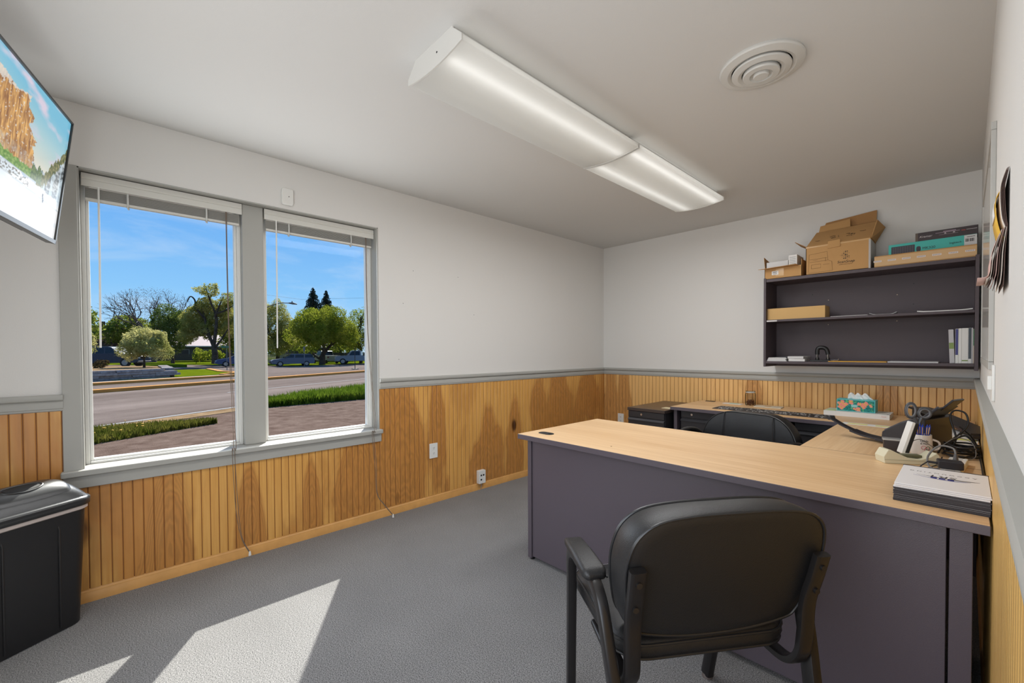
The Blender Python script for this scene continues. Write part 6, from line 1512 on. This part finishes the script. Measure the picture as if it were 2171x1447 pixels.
# shrubs on the raised bed
tree('flowering_bush', 'broad cream flowering bush on the raised stone bed', cam_pt(305, 32, 0.16), [O3(0, 0, 1.75, 1.5, 1.4, 0.95), O3(-0.85, 0, 1.35, 0.9, 0.9, 0.65), O3(0.9, 0, 1.35, 0.9, 0.9, 0.8), O3(-0.1, 0, 2.45, 0.95, 0.9, 0.55)], 22000, 0.056, M_leaf_bush, 71, 0.7, 0.09, group='shrubs on the raised bed')
tree('flowering_bush', 'flowering bush cut off by the left edge of the window', cam_pt(158, 33, 0.16), [O3(0, 0, 1.9, 1.1, 1.1, 1.0), O3(-0.9, 0, 1.5, 1.0, 1.0, 0.8)], 7000, 0.06, M_leaf_bush, 72, 0.7, 0.08, group='shrubs on the raised bed')
tree('low_shrub', 'small round brown shrub at the foot of the parked cars', cam_pt(213, 31, 0.16), [O3(0, 0, 0.22, 0.42, 0.42, 0.30)], 700, 0.06, leaf_mat('brown_shrub', (58, 48, 34), (92, 80, 54), 0.3), 73, 0.1, 0.03, group='shrubs on the raised bed')
tree('low_shrub', 'low green shrub against the far house', cam_pt(425, 62, -0.04), [O3(0, 0, 0.9, 1.6, 1.0, 0.9), O3(2.2, 0, 0.8, 1.2, 1.0, 0.8)], 1600, 0.16, M_leaf_yel, 74, 0.3, 0.06, group='shrubs by the far house')
# ------------------------------------------------------------------ houses, fences, poles and vehicles across the road
M_shingle = rough_ground('brown_shingle_roof', (66, 50, 46), (92, 74, 66), 1.6, 8)
M_pinkroof = mat('weathered_pink_roof', (176, 150, 142), rough=0.7, var=0.12, vscale=0.6)
M_siding = mat('cream_siding', (128, 120, 104), rough=0.8, var=0.08, vscale=0.5)
M_darkwall = mat('dark_house_wall', (62, 56, 52), rough=0.85, var=0.1, vscale=0.6)
M_pane = mat('far_window_glass', (30, 36, 44), rough=0.15, spec=0.6)
M_wht = mat('white_painted_wood', (160, 158, 150), rough=0.7, var=0.05, vscale=1)
CAMROT = math.atan2(_rt.y, _rt.x)
def LR(px): return CAMROT + math.atan((1085.5-px)/FPX)      # heading that runs left to right across the view at that place
def house(loc, w, d, wall_h, ridge_h, wallm, roofm, label, wins, rot=0.0, chimney=None):
    t = thing('house', label, 'house', loc, rot)
    MB().box(-w/2, w/2, -d/2, d/2, 0, wall_h).build('walls', wallm, t)
    ov = 0.45
    rf = MB().prism([(-d/2-ov, wall_h-0.08), (-d/2-ov, wall_h+0.06), (0, ridge_h+0.14), (d/2+ov, wall_h+0.06), (d/2+ov, wall_h-0.08), (0, ridge_h)], -w/2-ov, w/2+ov, axis='x').build('roof', roofm, t)
    MB().prism([(-d/2, wall_h), (0, ridge_h-0.02), (d/2, wall_h)], -w/2+0.02, w/2-0.02, axis='x').build('gable', wallm, t)
    MB().box(-w/2-ov, w/2+ov, -d/2-ov-0.03, -d/2-ov, wall_h-0.12, wall_h+0.06).build('fascia', M_wht, rf)
    for (x, z, ww, hh) in wins:
        f = MB().box(x-ww/2-0.06, x+ww/2+0.06, -d/2-0.05, -d/2-0.005, z-0.06, z+hh+0.06).build('window', M_wht, t)
        MB().box(x-ww/2, x+ww/2, -d/2-0.07, -d/2-0.051, z, z+hh).build('pane', M_pane, f)
    if chimney: MB().box(chimney-0.35, chimney+0.35, -0.35, 0.35, ridge_h-0.8, ridge_h+0.9).build('chimney', M_shingle, rf)
    return t
house(cam_pt(214, 76, -0.06), 10.5, 9.0, 2.4, 6.0, M_siding, M_shingle, 'brown shingled house behind the parked cars', [(-1.6, 0.8, 0.9, 1.0), (0.8, 0.8, 1.4, 1.0), (2.8, 0.8, 0.9, 1.0)], rot=LR(214), chimney=0.3)
house(cam_pt(455, 80, -0.04), 13.0, 9.0, 2.4, 4.4, M_darkwall, M_pinkroof, 'long low house with a pale pink roof behind the spreading tree', [(-4.6, 0.7, 1.9, 1.1), (-1.0, 0.8, 1.0, 1.0), (3.2, 0.8, 1.6, 1.0)], rot=LR(455))
house(cam_pt(655, 84, -0.35), 11.0, 8.0, 2.5, 4.0, M_darkwall, M_pinkroof, 'low pink roofed house behind the round tree', [(-3.2, 0.8, 1.4, 1.0), (2.6, 0.8, 1.4, 1.0)], rot=LR(655))
def board_fence(px, dep, z, length, h, n, label, m, rot=0.0, gap=0.04, name='board'):
    t = thing('fence', label, 'fence', cam_pt(px, dep, z), LR(px)+rot)
    w = length/n; me = MB().box(gap/2, w-gap/2, -0.02, 0.02, 0.05, h).mesh(name, m)
    for k in range(n):
        o = bpy.data.objects.new(name, me); COL.objects.link(o); o.parent = t; o.location = (-length/2+w*k, 0, 0)
    MB().box(-length/2, length/2, 0.02, 0.06, h*0.25, h*0.25+0.09).build('rail', m, t)
    MB().box(-length/2, length/2, 0.02, 0.06, h*0.75, h*0.75+0.09).build('rail', m, t)
    return t
board_fence(405, 66, -0.04, 12.5, 1.1, 50, 'dark board fence behind the far lawn', mat('dark_fence_wood', (60, 52, 46), 0.9, var=0.1), gap=0.02)
board_fence(590, 63, -0.35, 4.2, 1.35, 22, 'white picket fence under the drooping tree', M_wht, gap=0.07, name='picket')
board_fence(730, 72, -0.35, 9.0, 1.5, 36, 'dark board fence behind the parked trucks', mat('dark_fence_wood', (60, 52, 46), 0.9, var=0.1), gap=0.02)

M_pole = mat('galvanised_pole', (104, 104, 102), rough=0.5, metal=0.5)
M_darkpole = mat('dark_pole', (34, 34, 36), rough=0.6)
# leaning utility pole just outside
pa, pb = cam_pt(139.5, 8.0, GZ), cam_pt(183, 8.0, 6.2)
t = thing('utility_pole', 'weathered brown utility pole leaning at the left edge of the window', 'pole', tuple(pa))
M_polewood = rough_ground('weathered_pole_wood', (62, 46, 40), (98, 76, 66), 3.0, 20)
MB().tube([(0, 0, 0), (pb-pa)*0.5, pb-pa], [0.16, 0.15, 0.135], 16).build('shaft', M_polewood, t, smooth=True)
for k in range(5):
    f = 0.55+0.07*k; MB().tube([(pb-pa)*f+_rt*0.12-_fw*0.08, (pb-pa)*f+_rt*0.15-_fw*0.14], 0.012, 6).build('staple', M_pole, t)
# street lamp with its pole behind the post
lp = cam_pt(531, 45, GZ)
t = thing('street_lamp', 'grey street lamp reaching out beside the window post', 'street lamp', tuple(lp))
MB().tube([(0, 0, 0), (0, 0, 3.4), (0, 0, 6.0)], [0.11, 0.09, 0.07], 10).build('pole', M_pole, t, smooth=True)
MB().tube(smooth_path([Vector((0, 0, 5.6)), _rt*1.3+Vector((0, 0, 6.15)), _rt*2.9+Vector((0, 0, 6.75)), _rt*4.2+Vector((0, 0, 6.80))], 5), 0.045, 8).build('arm', M_pole, t, smooth=True)
MB().tube([_rt*4.1+Vector((0, 0, 6.80)), _rt*4.5+Vector((0, 0, 6.78)), _rt*4.95+Vector((0, 0, 6.68))], [0.06, 0.13, 0.05], 10).build('lamp_head', M_pole, t, smooth=True)
MB().lathe([(0.05, 0), (0.06, 0.12), (0.02, 0.16)], 8, tuple(_rt*4.45+Vector((0, 0, 6.86)))).build('photocell', M_pole, t)
# street name sign
sp_ = cam_pt(481, 40, GZ)
t = thing('street_sign', 'small green street name sign on a thin post by the corner lawn', 'sign', tuple(sp_))
MB().tube([(0, 0, 0), (0, 0, 2.35)], 0.03, 8).build('post', M_pole, t, smooth=True)
MB().box(-0.42, 0.22, -0.012, 0.012, 2.06, 2.26, Matrix.Rotation(LR(481), 4, 'Z')).build('sign_blade', mat('sign_green', (34, 96, 66), 0.5), t)
t = thing('sign_post', 'thin grey sign post standing behind the parked wagon', 'sign', tuple(cam_pt(645, 48, GZ)))
MB().tube([(0, 0, 0), (0, 0, 2.3)], 0.03, 8).build('post', M_pole, t, smooth=True)
MB().box(-0.10, 0.10, -0.01, 0.01, 1.75, 2.25, Matrix.Rotation(LR(645), 4, 'Z')).build('sign_plate', M_pole, t)
t = thing('sign_post', 'black post on a weighted foot at the right edge of the window', 'sign', tuple(cam_pt(752.5, 41, GZ)))
MB().tube([(0, 0, 0), (0, 0, 2.0)], 0.035, 8).build('post', M_darkpole, t, smooth=True)
MB().box(-0.30, 0.30, -0.22, 0.22, 0, 0.06).build('foot', M_darkpole, t)
# overhead wire
t = tag(MB().tube([tuple(cam_pt(545, 45, 7.4)), tuple(cam_pt(640, 60, 8.6)), tuple(cam_pt(900, 80, 11.5))], 0.012, 5).build('power_line', M_darkpole), 'thin overhead wire crossing the sky in the narrower window', 'wire')

M_tire = mat('tyre_rubber', (20, 20, 21), rough=0.85); M_rim = mat('alloy_rim', (130, 132, 134), rough=0.3, metal=0.8)
M_carglass = mat('car_glass', (22, 26, 32), rough=0.15, spec=0.35)
M_lamp_r = mat('tail_lamp', (120, 20, 16), 0.3); M_lamp_w = mat('head_lamp', (190, 190, 186), 0.15, spec=0.7)
def car(kind, label, loc, rotz, paint, accent=None, group='parked vehicles'):
    """body in local x (nose at +x), y width, z up"""
    t = thing(kind, label, 'car' if 'truck' not in kind else 'truck', loc, rotz, group)
    if kind == 'suv': L0, W, body, gh, wb_, r = 5.0, 1.95, [(-2.45, 0.45), (-2.5, 0.75), (-2.45, 1.15), (1.0, 1.18), (2.2, 1.08), (2.45, 0.92), (2.5, 0.5), (2.3, 0.36), (-2.3, 0.36)], [(-2.38, 1.15), (-2.2, 1.72), (-1.9, 1.82), (0.1, 1.82), (0.35, 1.76), (1.12, 1.17)], 1.50, 0.38
    elif kind == 'wagon': L0, W, body, gh, wb_, r = 4.6, 1.75, [(-2.25, 0.40), (-2.3, 0.62), (-2.25, 0.95), (0.8, 0.95), (2.05, 0.80), (2.28, 0.66), (2.3, 0.42), (2.15, 0.30), (-2.15, 0.30)], [(-2.2, 0.94), (-1.95, 1.36), (-1.7, 1.44), (-0.2, 1.46), (0.15, 1.40), (1.05, 0.93)], 1.38, 0.31
    elif kind == 'sedan': L0, W, body, gh, wb_, r = 4.6, 1.78, [(-2.25, 0.40), (-2.3, 0.70), (-2.1, 0.98), (-1.4, 1.0), (0.9, 0.98), (2.05, 0.82), (2.28, 0.66), (2.3, 0.42), (2.1, 0.30), (-2.1, 0.30)], [(-1.7, 0.98), (-1.1, 1.40), (-0.7, 1.46), (0.1, 1.45), (1.1, 0.96)], 1.38, 0.32
    else: L0, W, body, gh, wb_, r = 5.2, 1.95, [(-2.55, 0.55), (-2.6, 0.7), (-2.58, 1.10), (-0.5, 1.10), (1.0, 1.14), (2.35, 1.08), (2.55, 0.95), (2.6, 0.55), (2.4, 0.42), (-2.4, 0.46)], [(-0.62, 1.09), (-0.55, 1.70), (-0.40, 1.78), (0.45, 1.78), (0.62, 1.72), (1.15, 1.13)], 1.62, 0.38
    b_ = MB(); h = W/2
    b_.loft([[(x, -h, z) if False else (x*0.985, y_, z) if abs(y_) > h-0.03 else (x, y_, z) for x, z in body] for y_ in (-h, -h+0.08, h-0.08, h)])
    bo = b_.build('body', paint, t, smooth=True, angle=28)
    g_ = MB(); g_.loft([[(x, y_*(1.0 - 0.16*(z-gh[0][1])/0.7), z) for x, z in gh] for y_ in (-h+0.06, h-0.06)])
    cab = g_.build('cabin', paint, t, smooth=True, angle=28)
    zt = max(z for x, z in gh); zb = gh[0][1]
    # side glass panes and screens set proud of the cabin
    def side_quad(x0, x1, s_):
        def lim(x, z): return x
        v = []
        za, zc = zb+0.07, zt-0.10
        for x, z in ((x0[0], za), (x1[0], za), (x1[1], zc), (x0[1], zc)):
            v.append((x, s_*((h-0.06)*(1.0-0.16*(z-gh[0][1])/0.7)+0.012), z))
        MB().add(v, [(0, 1, 2, 3)]).build('side_window', M_carglass, cab)
    if kind in ('suv', 'wagon'): q = [((-2.15, -1.95), (-1.2, -1.2)), ((-1.1, -1.1), (-0.15, -0.2)), ((-0.05, -0.1), (0.75, 0.30))]
    elif kind == 'sedan': q = [((-1.3, -0.95), (-0.25, -0.25)), ((-0.15, -0.15), (0.8, 0.25))]
    else: q = [((-0.48, -0.45), (0.9, 0.48))]
    for s_ in (-1, 1):
        for a, c in q: side_quad(a, c, s_)
    fx0, fx1 = gh[-1], gh[-2]
    ny = (h-0.16)
    d = Vector((fx0[1]-fx1[1], 0, fx0[0]-fx1[0])).normalized()*0.015; d = Vector((abs(d.x), 0, abs(d.z)))
    def scr(p0, p1, sx):
        v = []
        for f in (0.10, 0.90):
            x = p0[0]+(p1[0]-p0[0])*f; z = p0[1]+(p1[1]-p0[1])*f; k = (h-0.14)*(1.0-0.16*(z-gh[0][1])/0.7)
            v += [(x+sx*0.02, -k, z+0.012), (x+sx*0.02, k, z+0.012)]
        MB().add(v, [(0, 1, 3, 2)]).build('windscreen' if sx > 0 else 'rear_window', M_carglass, cab)
    scr(gh[-1], gh[-2], 1); scr(gh[0], gh[1], -1)
    for sx in (-1, 1):
        for sy in (-1, 1):
            w = MB().tube([(0, -0.11, 0), (0, 0.11, 0)], r, 20).build('wheel', M_tire, t, smooth=True, loc=(sx*wb_, sy*(h-0.09), r))
            MB().tube([(0, sy*0.105, 0), (0, sy*0.118, 0)], r*0.62, 16).build('rim', M_rim, w, smooth=True)
    xe = max(x for x, z in body); xr_ = min(x for x, z in body)
    MB().box(xe-0.10, xe+0.04, -h+0.05, h-0.05, 0.34, 0.52).build('front_bumper', accent or paint, t, bevel=0.03)
    MB().box(xr_-0.05, xr_+0.10, -h+0.05, h-0.05, 0.36, 0.54).build('rear_bumper', accent or paint, t, bevel=0.03)
    zl = 0.82 if kind in ('suv', 'pickup_truck') else 0.64
    for sy in (-1, 1):
        MB().box(xe-0.16, xe+0.015, sy*(h-0.22)-0.16, sy*(h-0.22)+0.16, zl-0.07, zl+0.08).build('headlight', M_lamp_w, t, bevel=0.02)
        MB().box(xr_-0.015, xr_+0.12, sy*(h-0.14)-0.10, sy*(h-0.14)+0.10, zl-0.05, zl+0.16).build('taillight', M_lamp_r, t, bevel=0.02)
        MB().cbox((0.85 if kind != 'pickup_truck' else 0.9, sy*(h+0.10), zb+0.10), (0.14, 0.2, 0.14)).build('mirror', accent or paint, t, bevel=0.03)
    MB().box(xe-0.05, xe+0.012, -h+0.42, h-0.42, zl-0.12, zl+0.09).build('grille', M_darkpole, t)
    if kind == 'pickup_truck':
        MB().box(-2.45, -0.68, -h+0.10, h-0.10, 1.02, 1.105).build('bed_floor', M_darkpole, t)
    return t
def paint(name, rgb, r=0.25): return mat(name, rgb, rough=max(r, 0.4), spec=0.25)
Zp = -0.06
car('suv', 'dark navy sport utility with bronze trim parked behind the flowering bush', cam_pt(240, 39, 0.0), LR(240)+R(-32), paint('navy_paint', (48, 52, 66)), paint('bronze_trim', (96, 84, 74), 0.4))
car('pickup_truck', 'silver pickup nose cut off by the left edge of the window', cam_pt(146, 38, 0.0), LR(146)+R(-22), paint('silver_white_paint', (150, 150, 152)))
car('wagon', 'grey station wagon parked on the side street by the round tree', cam_pt(620, 50.5, GZ), LR(620)+R(188), paint('grey_paint', (92, 94, 104)), paint('dark_grey_trim', (60, 60, 66), 0.5))
car('sedan', 'blue sedan half hidden behind the window post', cam_pt(508, 49, GZ+0.05), LR(508)+R(185), paint('blue_paint', (62, 72, 104)))
car('pickup_truck', 'old white pickup parked behind the round tree', cam_pt(690, 62, GZ+0.05), LR(690)+R(115), paint('old_white_paint', (156, 148, 134), 0.5))
car('pickup_truck', 'silver truck at the right edge of the narrower window', cam_pt(757, 57, GZ+0.05), LR(757)+R(172), paint('silver_truck_paint', (128, 132, 138)))
